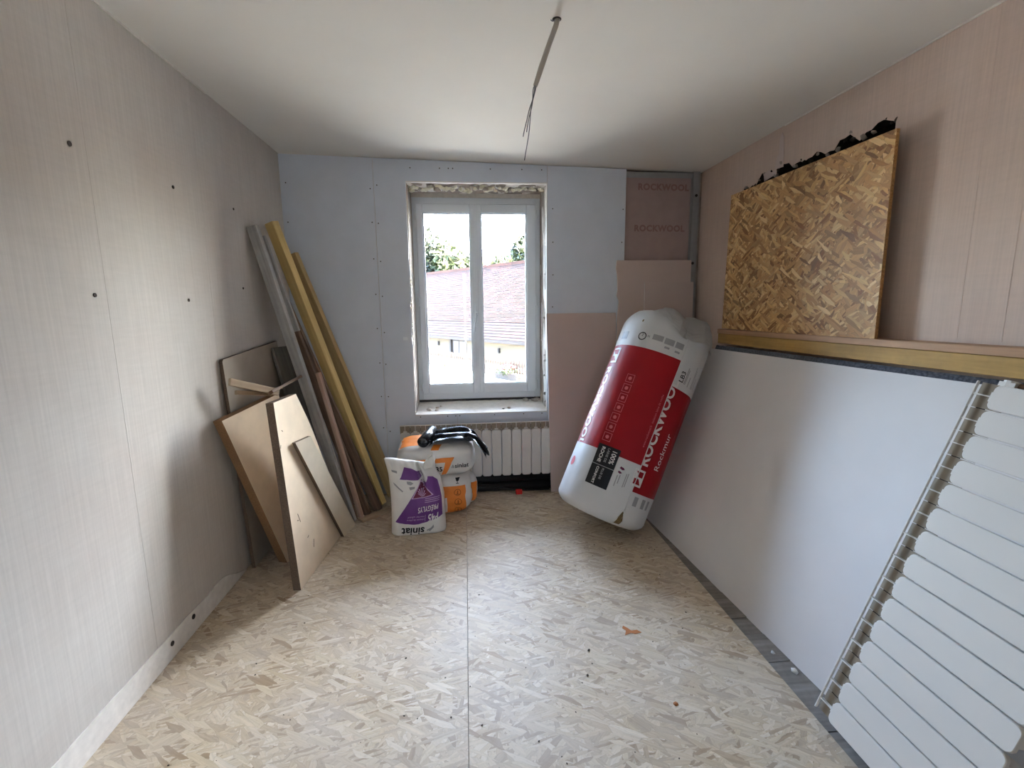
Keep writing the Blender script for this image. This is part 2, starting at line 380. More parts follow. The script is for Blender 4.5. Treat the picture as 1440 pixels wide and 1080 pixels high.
# left wall
wl = tag(box('wall_left', (XL - 0.15, XL, YF, YB + 0.013, -0.02, 2.44), 'wall_l'), 'left wall with woven wall covering', kind='structure')
for y in (1.775, 2.46, 1.15):
    box('wallpaper_seam', (XL - 0.0005, XL + 0.0006, y - 0.0012, y + 0.0012, 0.0, zc(XL)), 'wall_l', wl)
def disc(name, c, ax, r, mat, parent, t=0.003, seg=12):
    bm = bmesh.new(); ax = V(ax)
    tube(bm, [V(c) - ax * 0.001, V(c) + ax * t], r, seg)
    M = Matrix.Translation(V(c)); bmesh.ops.transform(bm, matrix=M.inverted(), verts=bm.verts[:])
    return from_bm(name, bm, mat, M, parent)
for y, z, r in ((1.706, 1.898, 0.008), (2.241, 1.896, 0.007), (1.719, 1.435, 0.007), (2.259, 1.427, 0.007), (2.777, 1.912, 0.006), (2.80, 1.50, 0.006)):
    disc('wall_plug', (XL, y, z), (1, 0, 0), r, 'dark_plug', wl)
# bare plaster band at the foot of the left wall
pts = []; n = 40; y0, y1 = 0.35, 2.50
for i in range(n + 1):
    y = y0 + (y1 - y0) * i / n
    h = 0.098 + 0.016 * noise.noise(V((y * 5, 0, 0))) + 0.006 * noise.noise(V((y * 31, 1, 0)))
    if y > 2.25: h *= max(0.05, 1 - (y - 2.25) / 0.26)
    pts.append((y - y0, h))
bb = tag(prism('baseboard_left', [(0, 0)] + [(y1 - y0, 0)] + pts[::-1], 0.005, 'plaster', frame((XL + 0.0055, y0, 0), (0, 1, 0), (0, 0, 1))), 'bare white plaster band where the skirting was', kind='structure')
disc('wall_plug', (XL + 0.0055, 2.004, 0.073), (1, 0, 0), 0.011, 'dark_plug', bb); disc('wall_plug', (XL + 0.0055, 1.85, 0.062), (1, 0, 0), 0.010, 'dark_plug', bb)
# thin caulk lines along the ceiling edges
for nm, x, s in (('trim_1', XL, 1), ('trim_2', XR, -1)):
    tag(bar(nm, (x + s * 0.003, YF, zc(x) - 0.003), (x + s * 0.003, 2.6, zc(x) - 0.003), 0.006, 0.006, (1, 0, 0), 'plaster', None, 0), 'pale filler line along the ceiling', kind='structure')

# right wall, with a ragged hole broken through behind the board
hole = []
rn = random.Random(5)
for i in range(37):
    y = 1.90 + (2.96 - 1.90) * i / 36
    base = 2.108 + 0.012 * math.sin(i * 0.9) + rn.uniform(-0.014, 0.016)
    if 2.55 < y < 2.78: base += 0.02
    if y > 2.8: base -= 0.02
    if i < 2: base -= 0.01
    hole.append((y, base))
outer = [(YF, -0.02), (YB + 0.25, -0.02), (YB + 0.25, 2.44), (YF, 2.44)]
holep = [(1.90, 1.26), (2.96, 1.26)] + hole[::-1]
bm = bmesh.new()
def loop(bm, pts, x):
    v = [bm.verts.new((x, y, z)) for y, z in pts]; return v, [bm.edges.new((v[i], v[(i + 1) % len(v)])) for i in range(len(v))]
o1, e1_ = loop(bm, outer, XR); h1, e2_ = loop(bm, holep, XR)
bmesh.ops.triangle_fill(bm, use_beauty=True, use_dissolve=False, edges=e1_ + e2_)
h2 = [bm.verts.new((XR + 0.16, y, z + 0.0)) for y, z in holep]
for i in range(len(h1)): 
    f = bm.faces.new((h1[i], h1[(i + 1) % len(h1)], h2[(i + 1) % len(h2)], h2[i])); f.material_index = 1
f = bm.faces.new(h2); f.material_index = 1
o2 = [bm.verts.new((XR + 0.2, y, z)) for y, z in outer]
for i in range(4): bm.faces.new((o1[i], o1[(i + 1) % 4], o2[(i + 1) % 4], o2[i]))
bm.faces.new(o2)
wr = tag(from_bm('wall_right', bm, ['wall_r', 'dark_hole']), 'right wall with woven wall covering and a broken-out hole', kind='structure')
for y in (1.545, 1.40, 1.05):
    box('wallpaper_seam', (XR - 0.0007, XR + 0.0005, y - 0.0013, y + 0.0013, 1.25, zc(XR)), 'wall_r', wr)
for i in range(26):                                   # broken plaster along the upper lip of the hole
    y, z = hole[min(36, int(i * 1.42))]
    lump('plaster_fragment', (XR + rn.uniform(-0.004, 0.012), y + rn.uniform(-.01, .01), z + rn.uniform(-0.014, 0.008)), rn.uniform(0.006, 0.015), 'dark_hole' if rn.random() < 0.6 else 'masonry', wr, i, 1, 0.9)
prism('torn_paper', [(0, 0), (0.075, 0.005), (0.06, 0.07), (0.045, 0.075), (0.05, 0.15), (0.03, 0.185), (0.012, 0.155), (0.004, 0.06)], 0.0015, 'board_pink', frame((XR - 0.004, 2.585, 2.118), (0, 1, 0), (0, 0, 1)), wr)
prism('torn_paper', [(0, 0), (0.11, -0.012), (0.12, 0.03), (0.07, 0.04), (0.05, 0.022), (0.0, 0.02)], 0.0015, 'board_pink', frame((XR - 0.004, 2.64, 2.095), (0, 1, 0), (0, 0, 1)), wr)

# front wall (behind the camera) with an unseen door gap added for fill light
wf = empty('wall_front', (0, YF, 0), 'wall behind the viewer with an added door gap for fill light', kind='structure')
for b in ((XL - .15, DOOR_X0, YF - .1, YF, -.02, 2.44), (DOOR_X1, XR + .2, YF - .1, YF, -.02, 2.44), (DOOR_X0, DOOR_X1, YF - .1, YF, 2.04, 2.44)):
    box('wall_section', b, 'wall_f', wf)
d1 = empty('fill_door_1', (0, YF, 0), 'unseen white door added behind the viewer, its gap giving fill light', kind='structure')
for b in ((DOOR_X0, DOOR_X0 + .03, YF - .11, YF + .012, 0, 2.01), (DOOR_X1 - .03, DOOR_X1, YF - .11, YF + .012, 0, 2.01), (DOOR_X0, DOOR_X1, YF - .11, YF + .012, 2.01, 2.04)):
    box('fill_door_frame', b, 'pvc', d1)
lf = box('fill_door_leaf', (DOOR_X0 + .031, DOOR_X1 - .03 - FILL_GAP, YF - .08, YF - .04, .004, 2.008), 'pvc', d1, 0.002)
bm = bmesh.new(); tube(bm, [(0, 0, 0), (0, .05, 0), (-.02, .058, 0), (-.12, .058, 0)], .009, 10); from_bm('fill_door_handle', bm, 'metal', Matrix.Translation((DOOR_X1 - .03 - FILL_GAP - .07, YF - .04, 1.04)), lf, True)

# back wall: masonry with the window opening, plasterboard lining in front
wb = empty('wall_back', (0.1, YB, 0), 'back wall lined with grey plasterboard sheets', kind='structure')
WX0, WX1, WZ0, WZ1 = -0.384, 0.60, 0.602, 2.238
FY = 3.82                                              # room face of the window frame
for b in ((XL - .15, WX0, YB + .06, 3.95, -.02, 2.6), (WX1, XR + .2, YB + .06, 3.95, -.02, 2.6), (WX0, WX1, YB + .06, 3.95, -.02, WZ0 - .012), (WX0, WX1, YB + .06, 3.95, WZ1 + .004, 2.6)):
    box('masonry', b, 'masonry', wb)
T = 0.0125
def sheet(name, pts, mat, parent, y=YB, t=T):
    return prism(name, pts, t, mat, frame((0, y, 0), (1, 0, 0), (0, 0, 1)), parent, 'board_core')
# frame() with x=+X, y=+Z gives z=-Y, so the outline lies on the room side and the thickness goes back
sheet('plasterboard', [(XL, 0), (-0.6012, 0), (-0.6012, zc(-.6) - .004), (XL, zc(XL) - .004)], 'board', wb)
jag = [(WX0, WZ0)]
for i in range(28):
    z = WZ0 + (WZ1 - WZ0) * (i + 1) / 29; d = 0
    if 1.10 < z < 1.78: d = rn.uniform(-0.012, 0.006)
    jag.append((WX0 + d, z))
jag.append((WX0, WZ1))
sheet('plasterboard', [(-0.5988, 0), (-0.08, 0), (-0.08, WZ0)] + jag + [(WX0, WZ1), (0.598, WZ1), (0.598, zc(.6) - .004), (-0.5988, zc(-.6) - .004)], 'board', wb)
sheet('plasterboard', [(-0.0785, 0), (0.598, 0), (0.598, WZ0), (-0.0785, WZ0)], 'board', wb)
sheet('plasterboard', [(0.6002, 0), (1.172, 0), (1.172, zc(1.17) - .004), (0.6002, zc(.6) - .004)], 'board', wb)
def screws(parent, pts, y=YB):
    bm = bmesh.new()
    for x, z in pts: tube(bm, [(x, y + 0.001, z), (x, y - 0.0008, z)], 0.0042, 8)
    return tag(from_bm('screw_heads', bm, 'screw', Matrix.Identity(4), parent), kind='stuff')
sp = []
for x in (-0.625, -0.577, -1.18):
    z = 0.25
    while z < 2.35: sp.append((x + rn.uniform(-.004, .004), z + rn.uniform(-.02, .02))); z += 0.245
for x in (0.64, 1.15):
    z = 1.38
    while z < 2.3: sp.append((x + rn.uniform(-.004, .004), z)); z += 0.23
for x in (-0.35, -0.15, -0.09, -0.06, 0.2, 0.42, 0.56): sp.append((x, 0.585)); sp.append((x, 2.33))
screws(wb, sp)
box('light_tag', (-0.449, -0.416, YB - 0.004, YB - 0.0001, 1.155, 1.178), 'pvc', wb)

# reveals, lintel and sill of the opening
bm = bmesh.new()
def rough_slab(bm, f, nu, nv):
    g = [[bm.verts.new(f(i / nu, j / nv)) for j in range(nv + 1)] for i in range(nu + 1)]
    for i in range(nu):
        for j in range(nv): bm.faces.new((g[i][j], g[i + 1][j], g[i + 1][j + 1], g[i][j + 1]))
y0, y1 = YB + T, 3.90
def nz(a, b, s, k): return k * noise.noise(V((a * s, b * s, 3.3)))
rough_slab(bm, lambda u, v: (WX0 - 0.006 + nz(u, v, 9, .009), y0 + (y1 - y0) * u, WZ0 + (WZ1 - WZ0) * v), 8, 60)
rough_slab(bm, lambda u, v: (WX1 + 0.001 + nz(u + 5, v, 9, .009), y0 + (y1 - y0) * u, WZ0 + (WZ1 - WZ0) * v), 8, 60)
from_bm('window_reveal', bm, 'plaster', Matrix.Identity(4), wb, True)
bm = bmesh.new()
rough_slab(bm, lambda u, v: (WX0 + (WX1 - WX0) * v, y0 + (y1 - y0) * u, WZ1 + 0.006 + nz(u, v * 3 + 9, 7, .012)), 8, 60)
from_bm('lintel', bm, 'plaster', Matrix.Identity(4), wb, True)
bm = bmesh.new()
rough_slab(bm, lambda u, v: (WX0 + (WX1 - WX0) * v, YB + (y1 - YB) * u, WZ0 + 0.002 + 0.040 * u + nz(u, v * 5, 5, .003) * min(1, u * 5)), 8, 60)
from_bm('sill', bm, 'plaster', Matrix.Identity(4), wb, True)
box('sill_edge', (WX0, 0.598, YB - 0.003, YB + T, WZ0 - 0.006, WZ0 + 0.002), 'board_core', wb)
box('opening_edge', (0.5955, 0.5995, YB - 0.002, YB + .03, WZ0, WZ1), 'board_core', wb)
box('opening_edge', (WX0 - 0.001, WX1, YB - 0.002, YB + .02, WZ1 - 0.001, WZ1 + 0.006), 'board_core', wb)
box('opening_edge', (WX0 - 0.004, WX0 + 0.001, YB - 0.002, YB + .02, WZ0, 1.1), 'board_core', wb)
# mounting foam lumps above the frame and down the left side
for i in range(46):
    x = WX0 + 0.02 + (WX1 - WX0 - 0.04) * i / 45
    lump('mounting_foam', (x, 3.60 + rn.uniform(-.03, .06), WZ1 - 0.010 - abs(rn.gauss(0, .008))), rn.uniform(.012, .024), 'foam' if rn.random() < .75 else 'masonry', wb, i + 50, 1, 0.9, (1.2, 1, 0.8))
for i in range(22):
    z = 1.12 + 0.62 * i / 21
    lump('mounting_foam', (WX0 - 0.004 + rn.uniform(-.006, .004), YB + 0.02 + rn.uniform(-.006, .02), z), rn.uniform(.007, .013), 'foam' if rn.random() < .65 else 'masonry', wb, i + 120, 1, 0.9)
for i, z in enumerate((0.66, 0.72, 0.86, 0.98, 1.02, 1.3, 1.62)):
    lump('mounting_foam', (WX1 - 0.004, YB + 0.06 + 0.02 * (i % 3), z), 0.009 + 0.003 * (i % 2), 'masonry', wb, i + 160, 1, 0.9)

# insulation bay on the right of the back wall
ins = empty('rock_wool_batt', (1.42, YB + .03, 0.9), 'brown-faced rock wool panel set between metal studs in the back wall', 'insulation')
box('facing', (1.178, 1.672, YB + .035, YB + .058, 1.0, 2.318), 'kraft', ins)
for s, x, z, tilt in (('ROCKWOOL', 1.272, 2.215, -0.012), ('ROCKWOOL', 1.252, 1.925, -0.006)):
    tb = text2d(s, 0.060, 0.0030, 'LEFT', 1.12)
    print_on('lettering', tb, lambda u, v, x=x, z=z, tilt=tilt: V((x + u, YB + .0342, z + v + tilt * u)), 'kraft_print', ins)
rail = empty('ceiling_rail', (1.4, YB + .02, 2.31), 'galvanised track along the ceiling above the rock wool panel', 'metal track')
box('web', (1.174, 1.745, YB + .012, YB + .05, zc(1.5) - .012, zc(1.5) - .009), 'metal', rail); box('flange', (1.174, 1.72, YB + .012, YB + .014, zc(1.5) - .05, zc(1.5) - .009), 'metal', rail)
stud = empty('metal_stud', (1.69, YB, 0), 'upright galvanised stud with two dark holes in the back right corner', 'metal stud')
bm = bmesh.new()
for b in ((1.672, 1.674, YB - .002, YB + .05, 0, 2.335), (1.672, 1.722, YB - .002, YB - .0005, 0, 2.335), (1.720, 1.722, YB - .002, YB + .05, 0, 2.335), (1.6735, 1.680, YB - .0035, YB - .002, 0, 2.33)): add_box(bm, *b)
from_bm('channel', bm, 'metal', Matrix.Identity(4), stud)
disc('hole', (1.698, YB - .0025, 2.17), (0, -1, 0), 0.010, 'screw', stud); disc('hole', (1.694, YB - .0025, 1.69), (0, -1, 0), 0.010, 'screw', stud)
box('corner_fill', (1.722, XR, YB + .02, YB + .06, 0, 2.33), 'masonry', wb)

# ------------------------------------------------------------------ window
box('frame_packing', (WX0 - .02, WX1 + .02, FY + .012, FY + .06, 2.2085, WZ1 + .05), 'plaster', wb)
win = empty('window_1', (0.1, FY, 0.64), 'white two-leaf casement window in the deep opening', kind='structure')
def ring(bm, x0, x1, z0, z1, w, y0, y1):
    wl_, wr_, wb_, wt_ = w
    add_box(bm, x0, x0 + wl_, y0, y1, z0, z1); add_box(bm, x1 - wr_, x1, y0, y1, z0, z1)
    add_box(bm, x0 + wl_, x1 - wr_, y0, y1, z0, z0 + wb_); add_box(bm, x0 + wl_, x1 - wr_, y0, y1, z1 - wt_, z1)
def ringobj(name, x0, x1, z0, z1, w, y0, y1, mat, parent, bv=0.003):
    o = V(((x0 + x1) / 2, y0, z0)); bm = bmesh.new(); ring(bm, x0 - o.x, x1 - o.x, z0 - o.z, z1 - o.z, w, 0, y1 - y0)
    if bv: bevel(bm, bv, 1)
    return from_bm(name, bm, mat, Matrix.Translation(o), parent)
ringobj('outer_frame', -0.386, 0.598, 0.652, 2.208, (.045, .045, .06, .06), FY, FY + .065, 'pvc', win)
box('vent_strip', (-0.27, 0.02, FY - .010, FY - .0002, 2.160, 2.172), 'pvc', win, 0.002)
for x0, x1, gx0, gx1, h in ((-0.352, 0.094, -0.296, 0.046, False), (0.096, 0.562, 0.144, 0.482, True)):
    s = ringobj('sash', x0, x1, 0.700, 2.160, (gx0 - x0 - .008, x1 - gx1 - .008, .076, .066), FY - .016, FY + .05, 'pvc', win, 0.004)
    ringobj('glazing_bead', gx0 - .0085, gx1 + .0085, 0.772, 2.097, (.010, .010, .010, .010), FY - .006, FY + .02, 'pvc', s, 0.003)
    box('pane', (gx0 - .004, gx1 + .004, FY + .012, FY + .016, 0.776, 2.094), 'glass', s)
    if h:
        hd = box('handle', (0.078, 0.100, FY - .030, FY - .0165, 1.29, 1.345), 'pvc', s, 0.004)
for z in (0.76, 1.43, 2.08):
    for x in (-0.356, 0.566):
        bm = bmesh.new(); tube(bm, [(0, 0, -.035), (0, 0, .035)], 0.008, 10)
        from_bm('hinge', bm, 'pvc', Matrix.Translation((x, FY - .012, z)), win, True)
bm = bmesh.new(); tube(bm, [(0, 0, 0), (0.001, -.010, 0), (0, -.022, -.004), (-.012, -.026, -.055), (-.020, -.026, -.125)], [.007, .007, .009, .008, .007], 10)
hh = from_bm('window_lever', bm, 'pvc', Matrix.Translation((0.092, FY - .030, 1.318)), win, True)
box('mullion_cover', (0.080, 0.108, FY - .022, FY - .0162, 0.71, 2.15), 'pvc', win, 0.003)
box('weather_bar', (-0.384, 0.596, FY - .004, FY + .03, 0.634, 0.6515), 'screw', win)
# crumbs lying on the sill
for i, (x, y, r, m) in enumerate(((-0.30, 3.60, .016, 'crumb'), (-0.285, 3.585, .012, 'crumb'), (-0.235, 3.64, .010, 'crumb'), (-0.235, 3.58, .011, 'crumb'), (-0.21, 3.68, .008, 'crumb'), (0.27, 3.57, .008, 'crumb_dark'), (0.315, 3.585, .012, 'crumb'), (0.47, 3.76, .022, 'masonry'), (0.535, 3.76, .026, 'masonry'), (0.565, 3.78, .020, 'masonry'))):
    zz = WZ0 + 0.002 + 0.040 * (y - YB) / 0.4
    d = lump('plaster_crumb', (x, y, zz + r * .45), r, m, None, i + 200, 1, 0.8, (1.3, 1, .7))
    tag(d, ('biggest pale plaster crumb at the left end of the window sill', 'pale plaster crumb touching the biggest one at the left of the sill', 'pale crumb a little right of the biggest pair, farther back on the sill',
            'pale crumb a little right of the biggest pair, at the front of the sill', 'smallest pale crumb of the left group, nearest the window frame', 'small dark crumb on the right half of the sill',
            'pale pointed crumb beside the small dark one on the sill', 'grey mortar lump against the frame, left of three at the right sill end', 'biggest grey mortar lump, middle of three at the right sill end',
            'grey mortar lump in the right corner of the sill')[i], 'debris', 'plaster crumbs on the window sill')

# ------------------------------------------------------------------ radiators
def rad_meshes(p, L, hdr):
    def mk(nm, boxes, mat, bv=0):
        bm = bmesh.new()
        for b in boxes: add_box(bm, *b)
        if bv: bevel(bm, bv, 1)
        me = bpy.data.meshes.new(nm); bmesh.ops.recalc_face_normals(bm, faces=bm.faces[:]); bm.to_mesh(me); bm.free(); me.materials.append(MAT[mat]); return me
    sec = mk('section', [(p * .32, p * .68, .012, .068, .0, L + .01), (.0025, p - .0025, .016, .020, .03, L - .045)], 'radiator')
    rec = mk('recess', [(.0012, p - .0012, .016, .020, L - .03, L + hdr - .006)], 'rad_inner')
    fin = mk('fin', [(p / 2 - .0014, p / 2 + .0014, .0015, .018, L - .006, L + hdr - .005)], 'radiator')
    top = mk('top_bar', [(.0004, p - .0004, .0, .009, L + hdr - .0055, L + hdr)], 'radiator', 0.0015)
    slot = mk('slot', [(-.0012, .0012, .0148, .0165, L + .008, L + hdr * .62)], 'rad_dark')
    bm = bmesh.new(); o = rrect(p - .0044, L, min(.017, p * .23), 5, .0022, 0)
    a = [bm.verts.new((x, .002, z)) for x, z in o]
    cx, cz = p / 2, L / 2
    f0 = [bm.verts.new((cx + (x - cx) * .95, 0, cz + (z - cz) * (1 - .0035 / L))) for x, z in o]
    b = [bm.verts.new((x, .014, z)) for x, z in o]; n = len(o)
    bm.faces.new(f0); bm.faces.new(b[::-1])
    for i in range(n):
        j = (i + 1) % n
        bm.faces.new((f0[i], f0[j], a[j], a[i])); bm.faces.new((a[i], a[j], b[j], b[i]))
    bmesh.ops.recalc_face_normals(bm, faces=bm.faces[:])
    pan = bpy.data.meshes.new('front_panel'); bm.to_mesh(pan); bm.free(); pan.materials.append(MAT['radiator'])
    return sec, rec, fin, top, slot, pan
def radiator(name, M, n, p, L, hdr, label):
    e = empty(name, M, label, 'radiator'); ms = rad_meshes(p, L, hdr)
    for i in range(n):
        Mi = M @ Matrix.Translation((i * p, 0, 0))
        s = link(bpy.data.objects.new('section', ms[0]), Mi, e)
        link(bpy.data.objects.new('front_panel', ms[5]), Mi, s)
        for q in (1, 2, 3): link(bpy.data.objects.new(ms[q].name.split('.')[0], ms[q]), Mi, s)
        if i: link(bpy.data.objects.new('slot', ms[4]), Mi, s)
    return e
RP = 0.0741
r1 = radiator('wall_radiator', Matrix.Translation((-0.496, 3.425, 0.130)), 15, RP, 0.355, 0.056, 'cream sectional radiator on the back wall below the window')
for bxx in (.2, .9):
    bm = bmesh.new(); add_box(bm, bxx, bxx + .02, .066, .075, .25, .3); from_bm('bracket', bm, 'metal', WM[r1.name], r1)
RO = V((1.13761351, 1.25737222, 0.04111437)); RU = V((0.31876804, -0.04292329, 0.94686035)); RW = V((0.05724792, -0.99627838, -0.06443649))
RN = RU.cross(RW); RL = 0.387
M2 = Matrix((RU, RN, -RW)).transposed().to_4x4(); M2.translation = RO + RW * RL
r2 = radiator('leaning_radiator', M2, 15, 0.078, RL, 0.052, 'white sectional radiator stood on end against the white panel')
bm = bmesh.new(); tube(bm, [(1.168, .035, RL - .012), (1.188, .035, RL - .012)], .020, 12); add_box(bm, 1.168, 1.182, .016, .054, RL - .032, RL + .008)
from_bm('end_plug', bm, 'radiator', M2, r2)
bm = bmesh.new(); tube(bm, [(1.176, .035, RL - .034), (1.176, .035, RL - .060)], .011, 10); from_bm('valve_stub', bm, 'brown_wood', M2, r2)

# pipes under the wall radiator, thickened and doubled to darken the shaded gap
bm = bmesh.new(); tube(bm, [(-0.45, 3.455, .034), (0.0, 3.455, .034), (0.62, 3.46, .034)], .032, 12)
tag(from_bm('shade_gap_pipe', bm, 'black_pipe', Matrix.Identity(4), None, True), 'black pipe on the floor under the radiator, thickened for the shaded gap', 'pipe')
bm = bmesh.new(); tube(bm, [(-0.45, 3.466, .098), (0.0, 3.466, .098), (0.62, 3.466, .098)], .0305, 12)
tag(from_bm('shade_gap_pipe', bm, 'black_pipe', Matrix.Identity(4), None, True), 'black strip added as the shaded gap, just above the pipe under the radiator', 'pipe')
bm = bmesh.new(); tube(bm, [(0.02, 3.42, .085), (0.15, 3.415, .06), (0.30, 3.40, .03), (0.42, 3.39, .022), (0.60, 3.395, .02)], .007, 8)
tag(from_bm('thin_cable', bm, 'black_pipe', Matrix.Identity(4), None, True), 'thin black cable drooping to the floor under the radiator', 'cable')
cl = bmesh.new(); add_box(cl, -.024, .024, -.016, .016, 0, .034); bevel(cl, .004, 1)
tag(from_bm('red_clip', cl, 'red_plastic', Matrix.Translation((0.365, 3.375, 0.0))), 'small red plastic clip on the floor under the radiator', 'clip')

# ------------------------------------------------------------------ boards leaning on the back wall
def lean_sheet(name, pts, base, top_y, zt, mat, label, cat, t=T, edge='board_core', group=None):
    ey = V((0, top_y - base[1], zt)); M = frame(base, (1, 0, 0), ey)
    return tag(prism(name, pts, t, mat, M, None, edge), label, cat, group)
H = math.hypot(1.333, .093)
lean_sheet('plasterboard_offcut', [(0, 0), (.500, 0), (.500, H), (-.022, H)], (0.612, 3.385, 0.0), 3.478, 1.331, 'board_pink', 'pinkish beige plasterboard sheet leaning on the back wall beside the radiator', 'plasterboard')
rag = [(0, 0), (.545, 0), (.552, 1.712), (-.012, 1.71), (-.018, 1.66), (-.008, 1.60), (-.004, 1.5), (-.010, 1.46), (.006, 1.42), (.002, 1.36), (-.006, 1.3), (0, .9)]
lean_sheet('plasterboard_offcut', rag, (1.122, 3.43, 0.0), 3.476, 1.71, 'board_pink', 'tall plasterboard offcut with ragged left edge standing behind the wrapped roll', 'plasterboard')
lean_sheet('plasterboard_offcut', [(0, 0), (.375, 0), (.372, 1.553), (0, 1.553)], (1.318, 3.40, 0.0), 3.458, 1.552, 'board_pink', 'narrow plasterboard offcut in the back right corner, in front of the tall ragged one', 'plasterboard')

# ------------------------------------------------------------------ right side: ledge, boarded hole, leaning panel
def ledge_z(y): return 1.243 - 0.010 * (y - 1.1)
lp = bar('ledge_plank', (1.700, 0.35, ledge_z(.35) - .014), (1.700, 3.02, ledge_z(3.02) - .014), 0.088, 0.028, (1, 0, 0), 'ledge_wood')
tag(lp, 'thin brown plank laid flat on the yellow beam along the right wall', 'plank')
tag(bar('ledge_beam', (1.7025, 0.35, ledge_z(.35) - .0605), (1.7025, 3.02, ledge_z(3.02) - .0605), 0.080, 0.063, (1, 0, 0), 'beam_wood'), 'long yellowish timber beam fixed along the right wall under the brown plank', 'beam')
# OSB board: local x to the back of the room, y up, face to the room
Mo = frame((1.666, 2.985, ledge_z(3.02) + .0065), (0, -1, 0), (0, 0.006, 1))
ob = prism('osb_board', [(0, 0), (1.18, 0), (1.178, .812), (0.02, .822)], .015, 'osb', Mo, None, 'osb_edge')
tag(ob, 'golden OSB board standing on the ledge over the broken hole', 'board')
# the leaning lining panel (base runs slightly askew to the wall)
pb0, pb1 = V((1.160, 2.95, -.012)), V((1.295, 0.72, -.012))
pt0 = V((1.600, 2.93, 1.100))
ex = (pb1 - pb0); Lx = ex.length
Mp = frame(pb0, ex, pt0 - pb0)
hp = (pt0 - pb0).length
wp = prism('lining_panel', [(0, 0), (Lx, 0), (Lx, hp + .016), (0, hp)], .0125, 'white_panel', Mp, None, 'board_core')
tag(wp, 'large white plasterboard panel leaning on its long side against the right wall', 'plasterboard')
Mi = Mp @ Matrix.Translation((0, 0, -.0135))
bm = bmesh.new(); nx = 120
def top_pt(i): return hp + .030 + .010 * i / nx + .004 * noise.noise(V((i * .9, 0, 0)))
rows = []
for i in range(nx + 1):
    x = .02 + (Lx - .04) * i / nx
    rows.append([bm.verts.new((x, 0.01, 0)), bm.verts.new((x, top_pt(i), 0.0)), bm.verts.new((x, top_pt(i) + .003 * noise.noise(V((i, 4, 0))), -.033)), bm.verts.new((x, 0.01, -.033))])
for a, b in zip(rows, rows[1:]):
    for k in range(4): bm.faces.new((a[k], b[k], b[(k + 1) % 4], a[(k + 1) % 4]))
bm.faces.new(rows[0]); bm.faces.new(rows[-1][::-1])
tag(from_bm('insulation_sheet', bm, 'wool', Mi), 'dark grey insulation sheet showing above and behind the white panel', 'insulation')

# ------------------------------------------------------------------ insulation roll
RB = V((0.782, 2.721, 0.1127)); RA = V((0.41082563, 0.19249097, 0.8911619)); R1 = V((0.90814535, 0, -0.41865501)); R2 = V((-0.08058731, 0.98129874, -0.17480978))
RR, RLN = 0.276, 1.275
def roll_r(ph, s):
    r = RR
    if s < 0.05: r = RR * (1 - 0.16 * (1 - s / 0.05) ** 2)
    if s > RLN - 0.11: k = min(1.0, (s - (RLN - 0.11)) / 0.11); r = RR * (1 - 0.16 * k * k)
    q = V((math.cos(ph) * 1.3, math.sin(ph) * 1.3, s * 2.2))
    r += 0.0045 * noise.noise(q * 2.1) + 0.0018 * noise.noise(V((math.cos(ph) * 9, math.sin(ph) * 9, s * 4)))
    return r
SEAM = math.radians(-86)
def roll_pt(ph, s, off=0.0):
    # the film laps over itself at the seam, so the left side lies proud there
    d = (ph - SEAM + math.pi) % (2 * math.pi) - math.pi
    lap = 0.004 * math.exp(d / 0.35) if d <= 0 else 0.0
    r = roll_r(ph, s) + lap + off
    return RB + RA * s + r * (math.cos(ph) * R1 + math.sin(ph) * R2)
Mr = frame(RB, R1, R2)
roll = empty('insulation_roll', Mr, 'red and white plastic wrapped insulation roll leaning against the white panel', 'insulation roll')
# wrapper: columns start at the seam and go once round; the red print is shifted on either side of the seam
NPH = 96; bm = bmesh.new()
svals = sorted(set([0, .012, .03, .05, .08, .12, .215, .29, .37, .45, .53, .61, .69, .77, .863, .94, 1.02, 1.09, 1.165, 1.19, 1.215, 1.24, 1.26, RLN]))
ring_ = []
for i in range(NPH + 1):
    ph = SEAM + 2 * math.pi * i / NPH + (1e-4 if i == 0 else (-1e-4 if i == NPH else 0))
    ring_.append([bm.verts.new(roll_pt(ph, s)) for s in svals])
def is_red(i, s):
    d = 360.0 * (i + .5) / NPH                        # degrees travelled from the seam to the right
    if d < 180: return 0.215 < s < 0.863
    return 0.37 < s < 1.02
for i in range(NPH):
    for j in range(len(svals) - 1):
        f = bm.faces.new((ring_[i][j], ring_[i + 1][j], ring_[i + 1][j + 1], ring_[i][j + 1]))
        f.material_index = 1 if is_red(i, (svals[j] + svals[j + 1]) / 2) else 0
cb = bm.verts.new(RB + RA * -.004); ct = bm.verts.new(RB + RA * (RLN + .006))
for i in range(NPH): bm.faces.new((ring_[i + 1][0], ring_[i][0], cb)); bm.faces.new((ring_[i][-1], ring_[i + 1][-1], ct))
bmesh.ops.transform(bm, matrix=Mr.inverted(), verts=bm.verts[:])
from_bm('wrapper', bm, ['film_white', 'film_red'], Mr, roll, True)
# print helper: (a, s) with a = arc length from angle ph0
def on_roll(ph0, s0, flip, tilt=0.0):
    # flip=+1: text runs up the roll, letter tops to the left; flip=-1: runs down, tops to the right; 0: upright round the roll
    def fn(u, v):
        if flip == 1: ph, s = math.radians(ph0) - v / RR, s0 + u
        elif flip == -1: ph, s = math.radians(ph0) + v / RR, s0 - u
        else: ph, s = math.radians(ph0) + u / RR, s0 + v
        return roll_pt(ph, s, 0.0016)
    return fn
def rectbm(x0, x1, y0, y1): return poly2d([(x0, y0), (x1, y0), (x1, y1), (x0, y1)])
def rprint(name, bm, ph, s, flip, mat, maxlen=.02): return print_on(name, bm, on_roll(ph, s, flip), mat, roll, maxlen)
rprint('lettering', text2d('ROCKWOOL', .086, .0028, 'LEFT', 1.02), -184, .876, -1, 'print_white')
def logo(): return join2d([rectbm(0, .10, 0, .085)])
